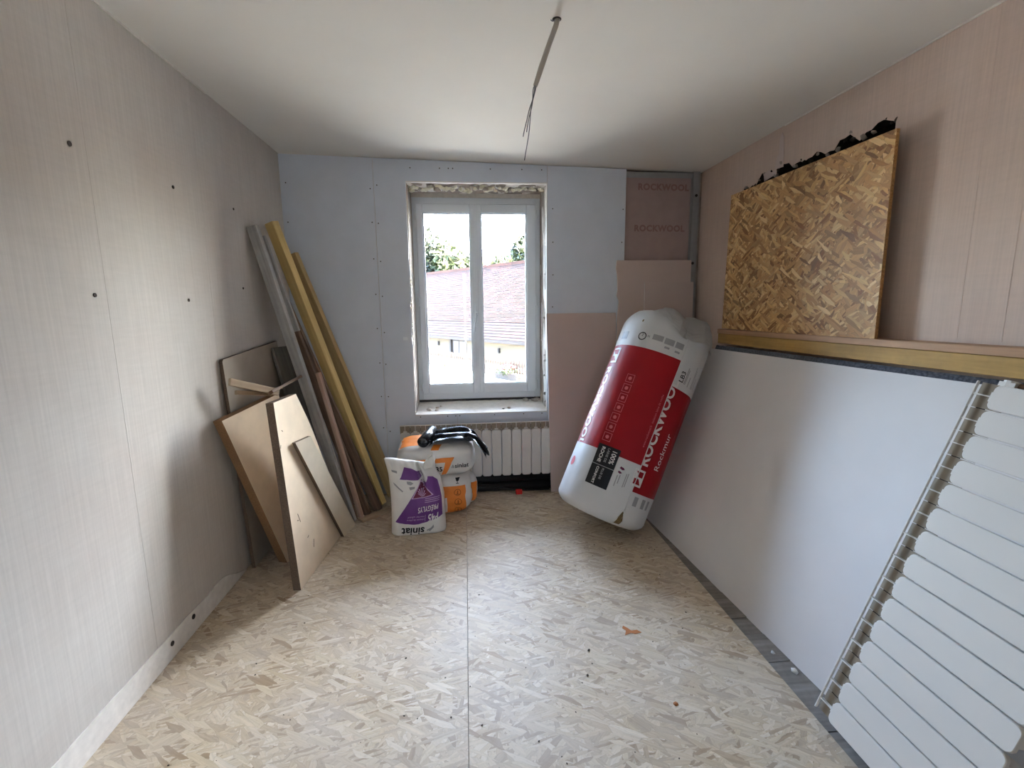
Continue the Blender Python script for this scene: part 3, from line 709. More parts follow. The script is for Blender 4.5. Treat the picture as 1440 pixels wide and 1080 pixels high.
rprint('logo', logo(), -184, 1.0, -1, 'print_white')
def logo_marks():
    return join2d([poly2d([(.012, .012), (.045, .040), (.045, .073), (.012, .073)]), poly2d([(.088, .012), (.055, .012), (.055, .045), (.088, .073)])])
print_on('logo_mark', logo_marks(), lambda u, v: roll_pt(math.radians(-184) + v / RR, 1.0 - u, .0024), 'film_red', roll, .02)
# row of pictograms: outlined squares
for i in range(7):
    s = .846 - i * .0615; sq = []
    for b in ((0, .05, 0, .003), (0, .05, .047, .05), (0, .003, 0, .05), (.047, .05, 0, .05)): sq.append(rectbm(*b))
    sq.append(poly2d([(.025 + .012 * math.cos(k), .025 + .012 * math.sin(k)) for k in [q * math.pi / 3 + i for q in range(6)]]))
    rprint('pictogram', join2d(sq), -141, s, -1, 'print_pale')
# black box with lettering
rprint('black_box', rectbm(0, .239, 0, .134), -142, .405, -1, 'film_black', .015)
def rtop(name, bm, ph, s, flip, mat): 
    f = on_roll(ph, s, flip)
    def fn(u, v):
        p = f(u, v); return p + (p - (RB + RA * (p - RB).dot(RA))).normalized() * .0012
    return print_on(name, bm, fn, mat, roll, .015)
def bx(u, v): return -142 + math.degrees(v / RR), .405 - u
for s, u, v, sz, m in (('100%', .012, .092, .038, 'print_white'), ('LAINE DE', .012, .062, .020, 'print_grey'), ('ROCHE', .012, .026, .028, 'print_white'), ('PLUS DE', .130, .070, .018, 'print_grey'), ('CONFORT', .130, .038, .021, 'print_white')):
    ph, ss = bx(u, v); rtop('lettering', text2d(s, sz, .0006), ph, ss, -1, m)
ph, ss = bx(.118, .0); rtop('divider', rectbm(0, .004, 0, .134), ph, ss, -1, 'print_grey')
# white box with symbol and small print
rprint('white_box', rectbm(0, .145, 0, .118), -113, .345, -1, 'film_white', .015)
sym = join2d([poly2d([(.022, .024), (.034, .020), (.040, .038), (.034, .050), (.026, .042)]), poly2d([(.050, .018), (.060, .020), (.064, .032), (.056, .042), (.050, .030)])])
ph = -113
print_on('symbol', sym, lambda u, v: roll_pt(math.radians(-113) + v / RR, .345 - u, .0026), 'bag_maroon', roll, .015)
for u0, u1, v in ((.075, .14, .020), (.07, .12, .034), (.05, .13, .066), (.045, .125, .076)):
    rtop('small_print', rectbm(0, u1 - u0, 0, .005), -113 + math.degrees(v / RR), .345 - u0, -1, 'print_grey')
# right of the seam: logo, cut wordmark, product name
rprint('logo', rectbm(0, .10, 0, .068), -77.5 + .5, .248, 1, 'print_white')
print_on('logo_mark', join2d([poly2d([(.012, .010), (.045, .030), (.045, .058), (.012, .058)]), poly2d([(.088, .010), (.055, .010), (.055, .035), (.088, .058)])]), lambda u, v: roll_pt(math.radians(-77) - v / RR, .248 + u, .0026), 'film_red', roll, .015)
tb = text2d('ROCKWOOL', .088, .0028, 'LEFT', 1.02)
geo = tb.verts[:] + tb.edges[:] + tb.faces[:]
bmesh.ops.bisect_plane(tb, geom=geo, plane_co=(0, .034, 0), plane_no=(0, 1, 0), clear_outer=True)
bmesh.ops.triangulate(tb, faces=tb.faces[:])
rprint('lettering', tb, -78, .372, 1, 'print_white')
rprint('lettering', text2d('Rockmur', .062, .0002), -57, .372, 1, 'print_white')
for v, u0, u1 in ((-.020, .38, .86), ):
    rprint('small_print', text2d('www.rockwool.fr  isolation laine de roche', .019), -91, .47, 1, 'print_pale')
rprint('small_print', rectbm(0, .30, 0, .0025), -47, .55, 1, 'print_pale')
# top white zone: recycling ring, grey blocks, barcode letters
ringp = []
for k in range(14):
    a0, a1 = 2 * math.pi * k / 14, 2 * math.pi * (k + 1) / 14
    ringp.append(poly2d([(.026 * math.cos(a0), .026 * math.sin(a0)), (.026 * math.cos(a1), .026 * math.sin(a1)), (.020 * math.cos(a1), .020 * math.sin(a1)), (.020 * math.cos(a0), .020 * math.sin(a0))]))
ringp.append(text2d('2', .026, 0, 'CENTER'))
rprint('recycling_mark', join2d(ringp), -141, 1.088, 0, 'film_black')
rprint('small_print', text2d('PE', .016), -134.5, 1.088, 0, 'film_black')
for ph, s, w, h in ((-128, 1.082, .062, .034), (-113, 1.078, .056, .036), (-99.5, 1.078, .048, .036), (-111, 1.052, .03, .012), (-98, 1.049, .03, .012)):
    rprint('grey_block', rectbm(0, w, 0, h), ph, s, 0, 'print_grey')
rprint('grey_block', rectbm(0, .06, 0, .05), -176, 1.06, 0, 'print_grey')
rprint('lettering', text2d('LB3', .045, .0006), -73, .905, 1, 'film_black')
for ph, s, L in ((-70, .905, .10), (-68, .905, .09), (-55, .90, .14), (-52, .90, .12), (-62, .90, .06), (-48, .905, .07)):
    rprint('small_print', rectbm(0, L, 0, .006), ph, s, 1, 'print_grey')
for ph in (-79, -66, -55): rprint('grey_block', rectbm(0, .03, 0, .055), ph, .14, 0, 'print_grey')
bm = poly2d([(.024 * math.cos(q * math.pi / 8), .03 * math.sin(q * math.pi / 8)) for q in range(16)])
rprint('faint_mark', bm, -178, .25, 0, 'print_pale')
# lap edge of the film along the seam
bm = bmesh.new(); tube(bm, [roll_pt(SEAM - .004, s, .0012) for s in [i * (RLN - .14) / 40 + .10 for i in range(41)]], .0028, 6)
bmesh.ops.transform(bm, matrix=Mr.inverted(), verts=bm.verts[:]); from_bm('film_seam', bm, 'film_white', Mr, roll, True)
# tear near the foot showing the wool
tear = poly2d([(-.018, .0), (.020, .0), (.022, .026), (.008, .072), (.0, .080), (-.012, .045)])
print_on('wool_tear', tear, lambda u, v: roll_pt(math.radians(-88) + u / RR, .014 + v, .003), 'wool_brown', roll, .01)
bm = bmesh.new(); tube(bm, [roll_pt(math.radians(-88) + u / RR, .014 + v, .004) for u, v in ((.024, -.004), (.026, .026), (.010, .075), (-.001, .085), (-.015, .047), (-.022, -.004))], .004, 6)
bmesh.ops.transform(bm, matrix=Mr.inverted(), verts=bm.verts[:]); from_bm('tear_rim', bm, 'film_white', Mr, roll, True)
tiny = poly2d([(.006 * math.cos(q), .009 * math.sin(q)) for q in [k * math.pi / 4 for k in range(8)]])
rprint('puncture', tiny, -148, 1.185, 0, 'wool_brown')
# folded film flaps at the top
def flap(name, rows_, mat='film_white'):
    n = 10; bm = bmesh.new(); g = []
    for (p0, s0, o0), (p1, s1, o1) in rows_:
        a = roll_pt(math.radians(p0), s0, o0); b = roll_pt(math.radians(p1), s1, o1); r_ = []
        for k in range(n + 1):
            t = k / n; p = a.lerp(b, t) + RA * (.012 * math.sin(math.pi * t)) + V((0, -1, 0)) * (.010 * math.sin(math.pi * t))
            p += V((noise.noise(p * 17), noise.noise(p * 17 + V((9, 0, 0))), noise.noise(p * 17 + V((0, 9, 0))))) * .016
            r_.append(bm.verts.new(p))
        g.append(r_)
    for A, B in zip(g, g[1:]):
        for k in range(n): bm.faces.new((A[k], A[k + 1], B[k + 1], B[k]))
    bmesh.ops.solidify(bm, geom=bm.faces[:], thickness=.003)
    bmesh.ops.transform(bm, matrix=Mr.inverted(), verts=bm.verts[:])
    return from_bm(name, bm, mat, Mr, roll, False)
flap('film_flap', [((-150, 1.255, .002), (-150, 1.275, -.02)), ((-135, 1.258, .004), (-140, 1.295, -.03)), ((-122, 1.235, .010), (-130, 1.315, -.02)), ((-112, 1.20, .024), (-118, 1.315, -.02)), ((-103, 1.165, .028), (-104, 1.305, -.02)), ((-96, 1.135, .026), (-90, 1.275, -.03)), ((-90, 1.135, .012), (-78, 1.26, -.04))])
flap('film_flap', [((-93, 1.140, .016), (-95, 1.30, -.02)), ((-84, 1.150, .026), (-80, 1.31, -.02)), ((-70, 1.165, .032), (-66, 1.325, -.01)), ((-56, 1.165, .034), (-55, 1.335, .0)), ((-45, 1.150, .032), (-46, 1.325, .006)), ((-36, 1.15, .010), (-38, 1.30, -.01)), ((-30, 1.17, .002), (-32, 1.25, .0))])

# ------------------------------------------------------------------ sacks
# upright sack, printed upside down; local x across, z up, front towards -y
SB = V((-0.327, 2.875, 0.0)); Ms = Matrix.Translation(SB) @ Matrix.Rotation(math.radians(4), 4, 'Z')
def sack_xl(v): return -0.168 - 0.014 * v + 0.012 * math.sin(math.pi * v) - .012 * max(0, v - .8) / .2
def sack_xr(v): return 0.172 - 0.010 * v - 0.030 * max(0, (v - .55)) / .45 - .03 * max(0, v - .8) / .2
def sack_top(u): return 0.465 - 0.060 * max(0, u - .1) ** 1.3 - .012 * math.sin(3 * u + 1)
def sack_b(u, v):
    prof = 0.82 + 0.18 * math.sin(math.pi * min(1, v * 1.25)) if v < .72 else (0.82 + 0.18 * math.sin(math.pi * .9)) * (1 - ((v - .72) / .28) ** 1.7) ** .8
    if v < .06: prof *= .86 + .14 * (v / .06) ** .5
    return 0.098 * max(0.0, 1 - abs(u) ** 5.0) ** .5 * prof
def sack_pt(u, v, front=True, off=0.0):
    xl, xr = sack_xl(v), sack_xr(v); x = (xl + xr) / 2 + u * (xr - xl) / 2; z = v * sack_top(u)
    b = sack_b(u, v)
    # pinched crease running down from the top right
    cu = 0.32 - .10 * (1 - v); cr = math.exp(-((u - cu) / .075) ** 2) * max(0, min(1, (v - .60) / .22)) * (1 if v < .97 else .3)
    wr_ = .006 * noise.noise(V((u * 2.2, v * 3.1, 1))) + .0035 * noise.noise(V((u * 6, v * 9, 2))) + max(0, v - .55) * .016 * noise.noise(V((u * 7, v * 11, 5)))
    y = -(b * (1 - .75 * cr) + (wr_ - .012 * cr + off) * (1 if b > .004 or off else 0)) if front else b * .8 + wr_
    y += 0.020 * v
    return Ms @ V((x, y, z + (.0 if front else 0)))
sack = empty('adhesive_sack', Ms, 'white paper sack with purple print standing upside down on the floor', 'sack')
bm = bmesh.new(); NU, NV = 44, 52; G = {}
for fr in (True, False):
    for i in range(NU + 1):
        for j in range(NV + 1):
            if not fr and (i in (0, NU) or j == NV): G[(fr, i, j)] = G[(True, i, j)]; continue
            u = -1 + 2 * i / NU; u = math.copysign(abs(u) ** .8, u); G[(fr, i, j)] = bm.verts.new(sack_pt(u, j / NV, fr))
    for i in range(NU):
        for j in range(NV):
            try: bm.faces.new((G[(fr, i, j)], G[(fr, i + 1, j)], G[(fr, i + 1, j + 1)], G[(fr, i, j + 1)]))
            except ValueError: pass
bm.faces.new([G[(True, i, 0)] for i in range(NU + 1)] + [G[(False, i, 0)] for i in range(NU - 1, 0, -1)])
bmesh.ops.transform(bm, matrix=Ms.inverted(), verts=bm.verts[:]); from_bm('sack_body', bm, 'bag_white', Ms, sack, True)
def sp_(x, y):                                        # layout units of the sack's front print
    v = (970 - y) / 850; xl = 30 + (y - 120) * .0765; xr = 640 + (y - 300) * .127
    return max(-.97, min(.97, 2 * (x - xl) / (xr - xl) - 1)), max(.01, min(.985, v))
def on_sack(off): return lambda x, y: sack_pt(*sp_(x, y), True, off)
def sprint(name, bm, mat, off=.0015, ml=18): return print_on(name, bm, on_sack(off), mat, sack, ml)
arc = [(135 + (660 - 135) * k / 10, 800 + 58 * math.sin(math.pi * k / 10) - 65 * k / 10) for k in range(11)]
sprint('purple_field', poly2d(arc + [(640, 560), (620, 400), (600, 300), (560, 262), (500, 262), (470, 330), (415, 322)]), 'bag_purple')
sprint('purple_field', poly2d([(180, 320), (255, 190), (330, 195), (430, 235), (440, 285), (380, 312), (280, 318)]), 'bag_purple')
sprint('triangle_rim', poly2d([(302, 530), (409, 322), (545, 470), (430, 512)]), 'bag_lilac', .0024)
sprint('triangle', poly2d([(318, 520), (410, 338), (527, 468), (430, 504)]), 'bag_maroon', .0032)
def up_down(bm, cx, cy, k, slope=0.0, ky=None):
    ky = ky or k                # upside-down lettering
    for v in bm.verts: v.co = V((cx - v.co.x * k, cy + v.co.y * ky + slope * (-v.co.x * k), 0))
    return bm
sprint('lettering', up_down(text2d('P45', 1, .02), 612, 690, 78, -.20, 140), 'print_white', .0026, 12)
sprint('lettering', up_down(text2d('PRÉGYLYS', 1, .01), 604, 576, 50, -.25, 92), 'print_white', .0026, 12)
sprint('lettering', up_down(text2d('mortier adhésif', 1), 455, 726, 30, -.04), 'bag_lilac', .0026, 12)
sprint('lettering', up_down(text2d('plaques de plâtre', 1), 455, 762, 28, -.04), 'bag_lilac', .0026, 12)
sprint('divider', rectbm(463, 467, 715, 795), 'bag_lilac', .0026, 12)
for yy_ in (500, 522, 544): sprint('small_print', poly2d([(450, yy_ + 18), (610, yy_ - 14), (610, yy_ - 8), (450, yy_ + 24)]), 'bag_lilac', .0026, 14)
sprint('lettering', up_down(text2d('siniat', 1, .025), 468, 872, 122, .0, 128), 'film_black', .0026, 12)
sprint('logo', join2d([poly2d([(490, 905), (540, 880), (548, 892), (500, 920)]), poly2d([(515, 915), (565, 845), (572, 880), (530, 925)])]), 'print_grey', .0026, 12)
fan = [poly2d([(415, 500), (415 + 42 * math.cos(a) - 5, 450 - 48 * math.sin(a)), (415 + 42 * math.cos(a) + 5, 450 - 48 * math.sin(a))]) for a in (-.7, -.1, .5, 1.1, 1.6, 2.2, 2.8, 3.4)]
sprint('emblem', join2d(fan), 'bag_lilac', .0042, 12)
sprint('emblem', join2d([poly2d([(255, 335), (300, 330), (330, 350), (300, 372), (262, 365)]), poly2d([(280, 395), (345, 385), (340, 410), (290, 430)])]), 'print_grey', .002, 12)
for pl in ([(100, 225), (165, 235), (160, 258), (105, 245)], [(105, 355), (135, 375), (215, 445), (205, 455), (120, 385)]): sprint('smudge', poly2d(pl), 'print_grey', .002, 14)
# torn ear of paper at the top right
bm = bmesh.new(); ear = []
tip = V((.100, .0, .500))
for k in range(9):
    a = 2 * math.pi * k / 8 + .3; ear.append((a, .034 + .012 * math.sin(2.3 * k)))
for lvl in range(6):
    t = lvl / 5; cx = V((.082, -.012, .405)).lerp(tip, t)
    for a, r in ear[:8]:
        rr = r * (1 - t ** 1.6) + .007; q = V((cx.x + rr * math.cos(a) * .95, cx.y + rr * math.sin(a) * .6, cx.z + .022 * math.sin(3 * a + lvl) * (1 - t)))
        bm.verts.new(q)
bm.verts.ensure_lookup_table()
for lvl in range(5):
    for k in range(8): bm.faces.new([bm.verts[i] for i in (lvl * 8 + k, lvl * 8 + (k + 1) % 8, lvl * 8 + 8 + (k + 1) % 8, lvl * 8 + 8 + k)])
bm.faces.new([bm.verts[40 + k] for k in range(8)])
for v in bm.verts: v.co += V((noise.noise(v.co * 60), noise.noise(v.co * 60 + V((7, 0, 0))), noise.noise(v.co * 60 + V((0, 7, 0))))) * .016
from_bm('torn_ear', bm, 'bag_white', Ms, sack, False)

# lying sacks: superellipsoid pillows
class Pillow:
    def __init__(s, c, a, n, rz=0, seed=0, sag=0.0, slope=0.0):
        s.M = Matrix.Translation(V((c[0], c[1], c[2] - a[2]))) @ Matrix.Rotation(rz, 4, 'Z'); s.a = a; s.n = n; s.seed = seed; s.slope = slope
    def rad(s, d):
        k = (abs(d.x / s.a[0]) ** s.n + abs(d.y / s.a[1]) ** s.n + abs(d.z / s.a[2]) ** s.n) ** (-1 / s.n)
        w = 1 + .035 * noise.noise(d * 3.1 + V((s.seed, 0, 0))) + .022 * noise.noise(d * 8 + V((0, s.seed, 0)))
        p = d * k * w; p.z += s.slope * p.y; return p
    def dirpt(s, d, off=0):
        d = d.normalized(); p = s.rad(d); return s.M @ (p + d * off + V((0, 0, s.a[2])))
    def front(s, x, z, off=.002):                      # x, z in local units around the centre
        X = max(-.985, min(.985, x / s.a[0])); Z = max(-.985, min(.985, z / s.a[2]))
        y = -s.a[1] * max(.0, 1 - abs(X) ** s.n - abs(Z) ** s.n) ** (1 / s.n)
        return s.dirpt(V((x, y, z)), off)
    def top(s, x, y, off=.002):
        X = max(-.985, min(.985, x / s.a[0])); Y = max(-.985, min(.985, y / s.a[1]))
        z = s.a[2] * max(0, 1 - abs(X) ** s.n - abs(Y) ** s.n) ** (1 / s.n)
        return s.dirpt(V((x, y, z)), off)
    def build(s, name, parent, mat):
        bm = bmesh.new(); bmesh.ops.create_cube(bm, size=2)
        bmesh.ops.subdivide_edges(bm, edges=bm.edges[:], cuts=22, use_grid_fill=True)
        for v in bm.verts: v.co = s.M.inverted() @ s.dirpt(v.co.copy())
        mz = min(v.co.z for v in bm.verts)
        for v in bm.verts: v.co.z = max(v.co.z, 0.0)
        return from_bm(name, bm, mat, s.M, parent, True)
p1 = Pillow((-0.235, 3.205, 0.142), (0.245, 0.165, 0.142), 4.2, 0.0, 1)
s1 = empty('filler_sack', p1.M, 'orange and white paper sack lying on the floor under another sack', 'sack'); p1.build('sack_body', s1, 'bag_white')
def p1p(nm, bm, mat, off=.002): return print_on(nm, bm, lambda x, z: p1.front(x, z, off), mat, s1, .015)
p1p('orange_field', rectbm(-.21, .205, -.128, .068), 'bag_orange')
p1p('white_stripe', join2d([rectbm(.048, .058, -.12, -.01), rectbm(.066, .082, -.12, -.01)]), 'print_white', .0032)
def ringbm(cx, cz, r, w, n=14):
    return [poly2d([(cx + r * math.cos(2 * math.pi * k / n), cz + r * math.sin(2 * math.pi * k / n)), (cx + r * math.cos(2 * math.pi * (k + 1) / n), cz + r * math.sin(2 * math.pi * (k + 1) / n)), (cx + (r - w) * math.cos(2 * math.pi * (k + 1) / n), cz + (r - w) * math.sin(2 * math.pi * (k + 1) / n)), (cx + (r - w) * math.cos(2 * math.pi * k / n), cz + (r - w) * math.sin(2 * math.pi * k / n))]) for k in range(n)]
for cz in (.024, -.042, -.104):
    p1p('pictogram', join2d(ringbm(.152, cz, .023, .0035) + [rectbm(.149, .156, cz - .014, cz + .012), rectbm(.142, .164, cz - .016, cz - .012)]), 'bag_brown', .0032)
p1p('glass_symbol', join2d([poly2d([(.138, .118), (.168, .118), (.160, .098), (.146, .098)]), rectbm(.151, .155, .086, .098), rectbm(.143, .163, .083, .087)]), 'film_black', .0032)
p3 = Pillow((-0.035, 3.285, 0.112), (0.088, 0.080, 0.112), 3.0, 0.15, 4)
p3.build('folded_end', s1, 'bag_white')
print_on('orange_field', rectbm(-.05, .075, -.085, .055), lambda x, z: p3.front(x, z, .002), 'bag_orange', s1, .015)
p2 = Pillow((-0.222, 3.195, 0.393), (0.258, 0.170, 0.105), 4.0, 0.03, 7, 0, .10)
s2 = empty('filler_sack', p2.M, 'white paper sack with orange corner stripe lying on top of the orange sack', 'sack'); p2.build('sack_body', s2, 'bag_white')
def p2p(nm, bm, mat, off=.002, top=False): return print_on(nm, bm, (lambda x, z: p2.top(x, z, off)) if top else (lambda x, z: p2.front(x, z, off)), mat, s2, .015)
p2p('orange_stripe', poly2d([(-.20, .026), (.118, .040), (.062, -.082), (.034, -.082), (.060, .006), (-.20, -.004)]), 'bag_orange')
tb = text2d('35', .044, .0012)
for v in tb.verts: v.co.x -= .002; v.co.y -= .052
p2p('lettering', tb, 'film_black', .003)
tb = text2d('siniat', .042, .0008)
for v in tb.verts: v.co.x += .122; v.co.y -= .035
p2p('lettering', tb, 'film_black', .003)
p2p('logo', join2d([poly2d([(.098, -.034), (.106, -.030), (.112, -.012), (.106, -.012)]), poly2d([(.108, -.034), (.116, -.034), (.118, -.018), (.113, -.016)])]), 'print_grey', .003)
p2p('orange_field', poly2d([(-.235, -.09), (-.07, -.10), (-.06, .15), (-.22, .15)]), 'bag_orange', .002, True)
p2p('white_patch', rectbm(-.10, -.05, .04, .12), 'print_white', .003, True)
p2p('orange_stripe', poly2d([(-.03, -.15), (.02, -.15), (.04, -.10), (-.01, -.10)]), 'bag_orange', .002, True)

# roll of black refuse bags with a loose end
gb = empty('refuse_bag_roll', (-0.27, 3.16, 0.495), 'roll of shiny black refuse bags unrolled across the top sack', 'bag roll')
bm = bmesh.new(); c0, c1 = V((-0.300, 3.050, 0.515)), V((-0.245, 3.245, 0.545))
tube(bm, [c0, c0.lerp(c1, .02), c0.lerp(c1, .5), c1], [.033, .037, .0365, .036], 20)
from_bm('roll', bm, 'black_plastic', Matrix.Identity(4), gb, True)
bm = bmesh.new(); NX, NY = 40, 16
path = [(-0.262, .492), (-0.215, .500), (-0.15, .512), (-0.06, .520), (0.0, .513), (0.045, .490), (0.085, .450), (0.125, .392)]
g = []
for i in range(NX + 1):
    t = i / NX * (len(path) - 1); k = min(int(t), len(path) - 2); f = t - k
    x = path[k][0] * (1 - f) + path[k + 1][0] * f; z = path[k][1] * (1 - f) + path[k + 1][1] * f
    q = i / NX; yn = 3.03 + .03 * q + .02 * math.sin(5 * q); yf_ = 3.33 - .02 * q - .17 * max(0, q - .6) / .4
    row = []
    for j in range(NY + 1):
        s = j / NY; p = V((x + .012 * math.sin(9 * s + 4 * q), yn + (yf_ - yn) * s, z + .020 * s))
        rid = .5 + .5 * math.sin(2 * math.pi * (2.6 * s + .35 * math.sin(4 * q)))
        p.z += (.026 * rid + .022 * noise.noise(V((q * 6, s * 5, 2)))) * min(1, q * 6 + .3)
        row.append(bm.verts.new(p))
    g.append(row)
for A, B in zip(g, g[1:]):
    for j in range(NY): bm.faces.new((A[j], A[j + 1], B[j + 1], B[j]))
bmesh.ops.solidify(bm, geom=bm.faces[:], thickness=.0025)
from_bm('loose_end', bm, 'black_plastic', Matrix.Identity(4), gb, True)

# ------------------------------------------------------------------ timber stack on the left
def board3(name, bl, br, tl, pts, t, mat, edge, label, cat='board', group='timber and boards leaning in the left corner'):
    """pts are in units of the (bl->br, bl->tl) plane, metres"""
    M = frame(bl, V(br) - V(bl), V(tl) - V(bl))
    if M.to_3x3().col[2].dot(V((0, 0, 1.38)) + V((0, 0, 0)) - V(bl)) < 0: print('board faces away', name)
    return tag(prism(name, pts, t, mat, M, None, edge), label, cat, group)
def in_plane(bl, br, tl, p):
    M = frame(bl, V(br) - V(bl), V(tl) - V(bl)); q = M.inverted() @ V(p); return (q.x, q.y)
# large grey-brown board flat against the wall
A = ((-1.168, 2.52, 0), (-1.158, 3.28, .05), (-1.189, 2.425, 1.138))
board3('grey_board', *A, [(0, 0), (.72, 0), (.68, 1.145), (.010, 1.145), (0, 1.135)], .018, 'grey_board', 'chip_edge_dark', 'large grey-brown board flat against the left wall behind the stack')
# dark board between wall and grey plank
bar('dark_board', (-0.90, 3.06, .012), (-1.168, 3.12, 1.15), .20, .018, (.1, 1, 0), 'dark_board')
tag(bpy.data.objects['dark_board'], 'dark grey board leaning behind the weathered grey plank', 'board', 'timber and boards leaning in the left corner')
# cream board with brown edge
D = ((-1.015, 2.555, 0), (-0.905, 2.955, .055), (-1.150, 2.303, .868))
dm = frame(D[0], V(D[1]) - V(D[0]), V(D[2]) - V(D[0]))
def quad(nm, c, t, mat, edge, label):
    bl, br, tl = c; return board3(nm, bl, br, tl, [in_plane(bl, br, tl, q) for q in (bl, br, V(br) + V(tl) - V(bl), tl)], t, mat, edge, label)
# edge faces the camera on its left: thickness runs away from the face
quad('cream_board', D, .05, 'chip_face', 'chip_edge', 'cream laminated board with thick brown edge, leftmost of the leaning boards')
# large cream board, sloping cut on its far side
Eb, Er, Et = V((-0.850, 2.2733, 0)), V((-0.800, 2.8604, 0)), V((-0.926, 2.34, .941))
pe = [(0, 0), in_plane(Eb, Er, Et, (-0.795, 2.861, 0)), in_plane(Eb, Er, Et, (-0.812, 2.900, .25)), in_plane(Eb, Er, Et, (-0.876, 2.684, .765)), in_plane(Eb, Er, Et, (-0.902, 2.586, .94)), in_plane(Eb, Er, Et, tuple(Et))]
board3('cream_board', Eb, Er, Et, pe, .038, 'chip_face', 'chip_edge_dark', 'large stained cream board standing nearest the camera in the stack')
for (x0, y0, x1, y1) in ((.10, .36, .115, .31), (.085, .33, .10, .325), (.16, .20, .175, .205), (.21, .12, .225, .16), (.05, .72, .058, .735), (.09, .80, .10, .792)):
    Mk = frame(Eb, Er - Eb, Et - Eb); w_ = .004
    d_ = V((x1 - x0, y1 - y0)).normalized(); n_ = V((-d_.y, d_.x)) * w_ / 2
    prism('scuff', [(x0 - n_.x, y0 - n_.y), (x1 - n_.x, y1 - n_.y), (x1 + n_.x, y1 + n_.y), (x0 + n_.x, y0 + n_.y)], .0012, 'chip_edge_dark', Mk @ Matrix.Translation((0, 0, .0008)), bpy.data.objects['cream_board.001'])
# narrow board leaning on it
F0, F1, F2 = V((-0.776, 2.83, 0)), V((-0.742, 2.993, 0)), V((-0.873, 2.43, .715))
F3 = V((-0.850, 2.575, .71))
bl, br, tl = F0, F1, F2
board3('narrow_board', F0, F1, F2, [in_plane(F0, F1, F2, q) for q in (F0, F1, F3, F2)], .019, 'chip_face2', 'chip_edge_dark', 'narrow greyish board leaning on the large cream board')
GT = 'timber and boards leaning in the left corner'
tag(bar('weathered_plank', (-0.775, 3.025, .01), (-1.185, 2.93, 1.85), .062, .032, (1, -.25, 0), 'grey_wood'), 'long weathered grey plank with brown side reaching highest on the left wall', 'plank', GT)
tag(bar('weathered_plank', (-1.02, 3.00, 1.25), (-1.165, 2.985, 1.80), .055, .018, (1, -.2, 0), 'grey_wood'), 'short grey offcut lying against the top of the weathered plank', 'plank', GT)
tag(bar('brown_plank', (-0.700, 3.13, .01), (-1.180, 3.05, 1.70), .060, .026, (1, -.2, 0), 'brown_wood'), 'dark brown plank between the grey plank and the yellow beam', 'plank', GT)
tag(bar('brown_plank', (-0.635, 3.195, .01), (-1.150, 3.10, 1.55), .060, .026, (1, -.2, 0), 'brown_wood'), 'dark brown plank tucked right behind the yellow beam', 'plank', GT)
tag(bar('thin_batten', (-0.718, 3.065, .008), (-0.905, 2.99, .998), .026, .026, (1, -.3, 0), 'pink_wood'), 'thin pinkish batten, shorter than the planks around it', 'batten', GT)
tag(bar('thin_batten', (-0.755, 3.05, .008), (-0.875, 3.03, .80), .022, .02, (1, -.3, 0), 'brown_wood'), 'short brown batten just left of the pinkish one', 'batten', GT)
tag(bar('yellow_beam', (-0.628, 3.262, .022), (-1.158, 3.14, 1.905), .070, .048, (1, -.55, .25), 'yellow_wood'), 'bright yellow pine beam leaning into the corner', 'beam', GT)
tag(bar('tan_plank', (-0.560, 3.44, .01), (-1.160, 3.455, 1.75), .085, .04, (1, -.4, .3), 'tan_wood'), 'tan pine plank behind the yellow beam, nearest the back wall', 'plank', GT)
# small offcuts lodged on top
tag(bar('stick_offcut', (-1.125, 2.36, 1.045), (-1.005, 2.62, .945), .036, .016, (0, .3, 1), 'strip_wood'), 'pale stick offcut jutting up left over the leaning boards', 'offcut', 'stick offcuts on the leaning boards')
tag(bar('stick_offcut', (-1.125, 2.41, .985), (-1.04, 2.60, .94), .020, .018, (0, .3, 1), 'strip_wood'), 'short small stick offcut just below the larger jutting one', 'offcut', 'stick offcuts on the leaning boards')
tag(bar('stick_offcut', (-1.02, 2.55, .955), (-0.99, 2.92, .985), .030, .016, (1, 0, .5), 'brown_wood'), 'brown stick offcut lying flat behind the top of the large cream board', 'offcut', 'stick offcuts on the leaning boards')
tag(bar('floor_strip', (-0.722, 3.030, .009), (-0.548, 3.190, .009), .06, .016, (-.6, .7, 0), 'strip_wood'), 'flat wood strip lying on the floor at the foot of the planks', 'strip')

# ------------------------------------------------------------------ ceiling cable
cb = empty('ceiling_cable', (0.3445, 1.817, zc(.3445)), 'grey sheathed cable with bare wires hanging from a hole in the ceiling', 'cable')
cz = zc(.3445)
bm = bmesh.new(); tube(bm, [(0.3445, 1.817, cz + .0), (0.3445, 1.817, cz - .0015)], .016, 16); from_bm('ceiling_hole', bm, 'dark_plug', Matrix.Identity(4), cb)
bm = bmesh.new(); tube(bm, [(0.349, 1.817, cz + .01), (0.342, 1.817, cz - .02), (0.320, 1.817, cz - .075), (0.29, 1.817, cz - .155), (0.268, 1.817, cz - .217)], [.0092, .0092, .0094, .0098, .0080], 10)
from_bm('sheath', bm, 'grey_conduit', Matrix.Identity(4), cb, True)
def wire(pts, r=.0017):
    bm = bmesh.new(); tube(bm, pts, r, 6); from_bm('wire', bm, 'wire', Matrix.Identity(4), cb, True)
base = V((0.268, 1.817, cz - .212))
for ph, end, n in ((0, V((0.229, 1.817, 1.905)), 26), (2.1, V((0.236, 1.817, 2.00)), 18), (4.2, V((0.226, 1.817, 1.985)), 18)):
    pts = []
    for k in range(n + 1):
        t = k / n; p = base.lerp(end, t)
        r = .0042 * (1 - t) if t < .75 else .001
        p += V((math.cos(ph + t * 9) * r, math.sin(ph + t * 9) * r, 0))
        if ph > 4: p.x -= .010 * max(0, t - .55) * math.sin((t - .5) * 5) * 1.2; 
        pts.append(p)
    wire(pts)
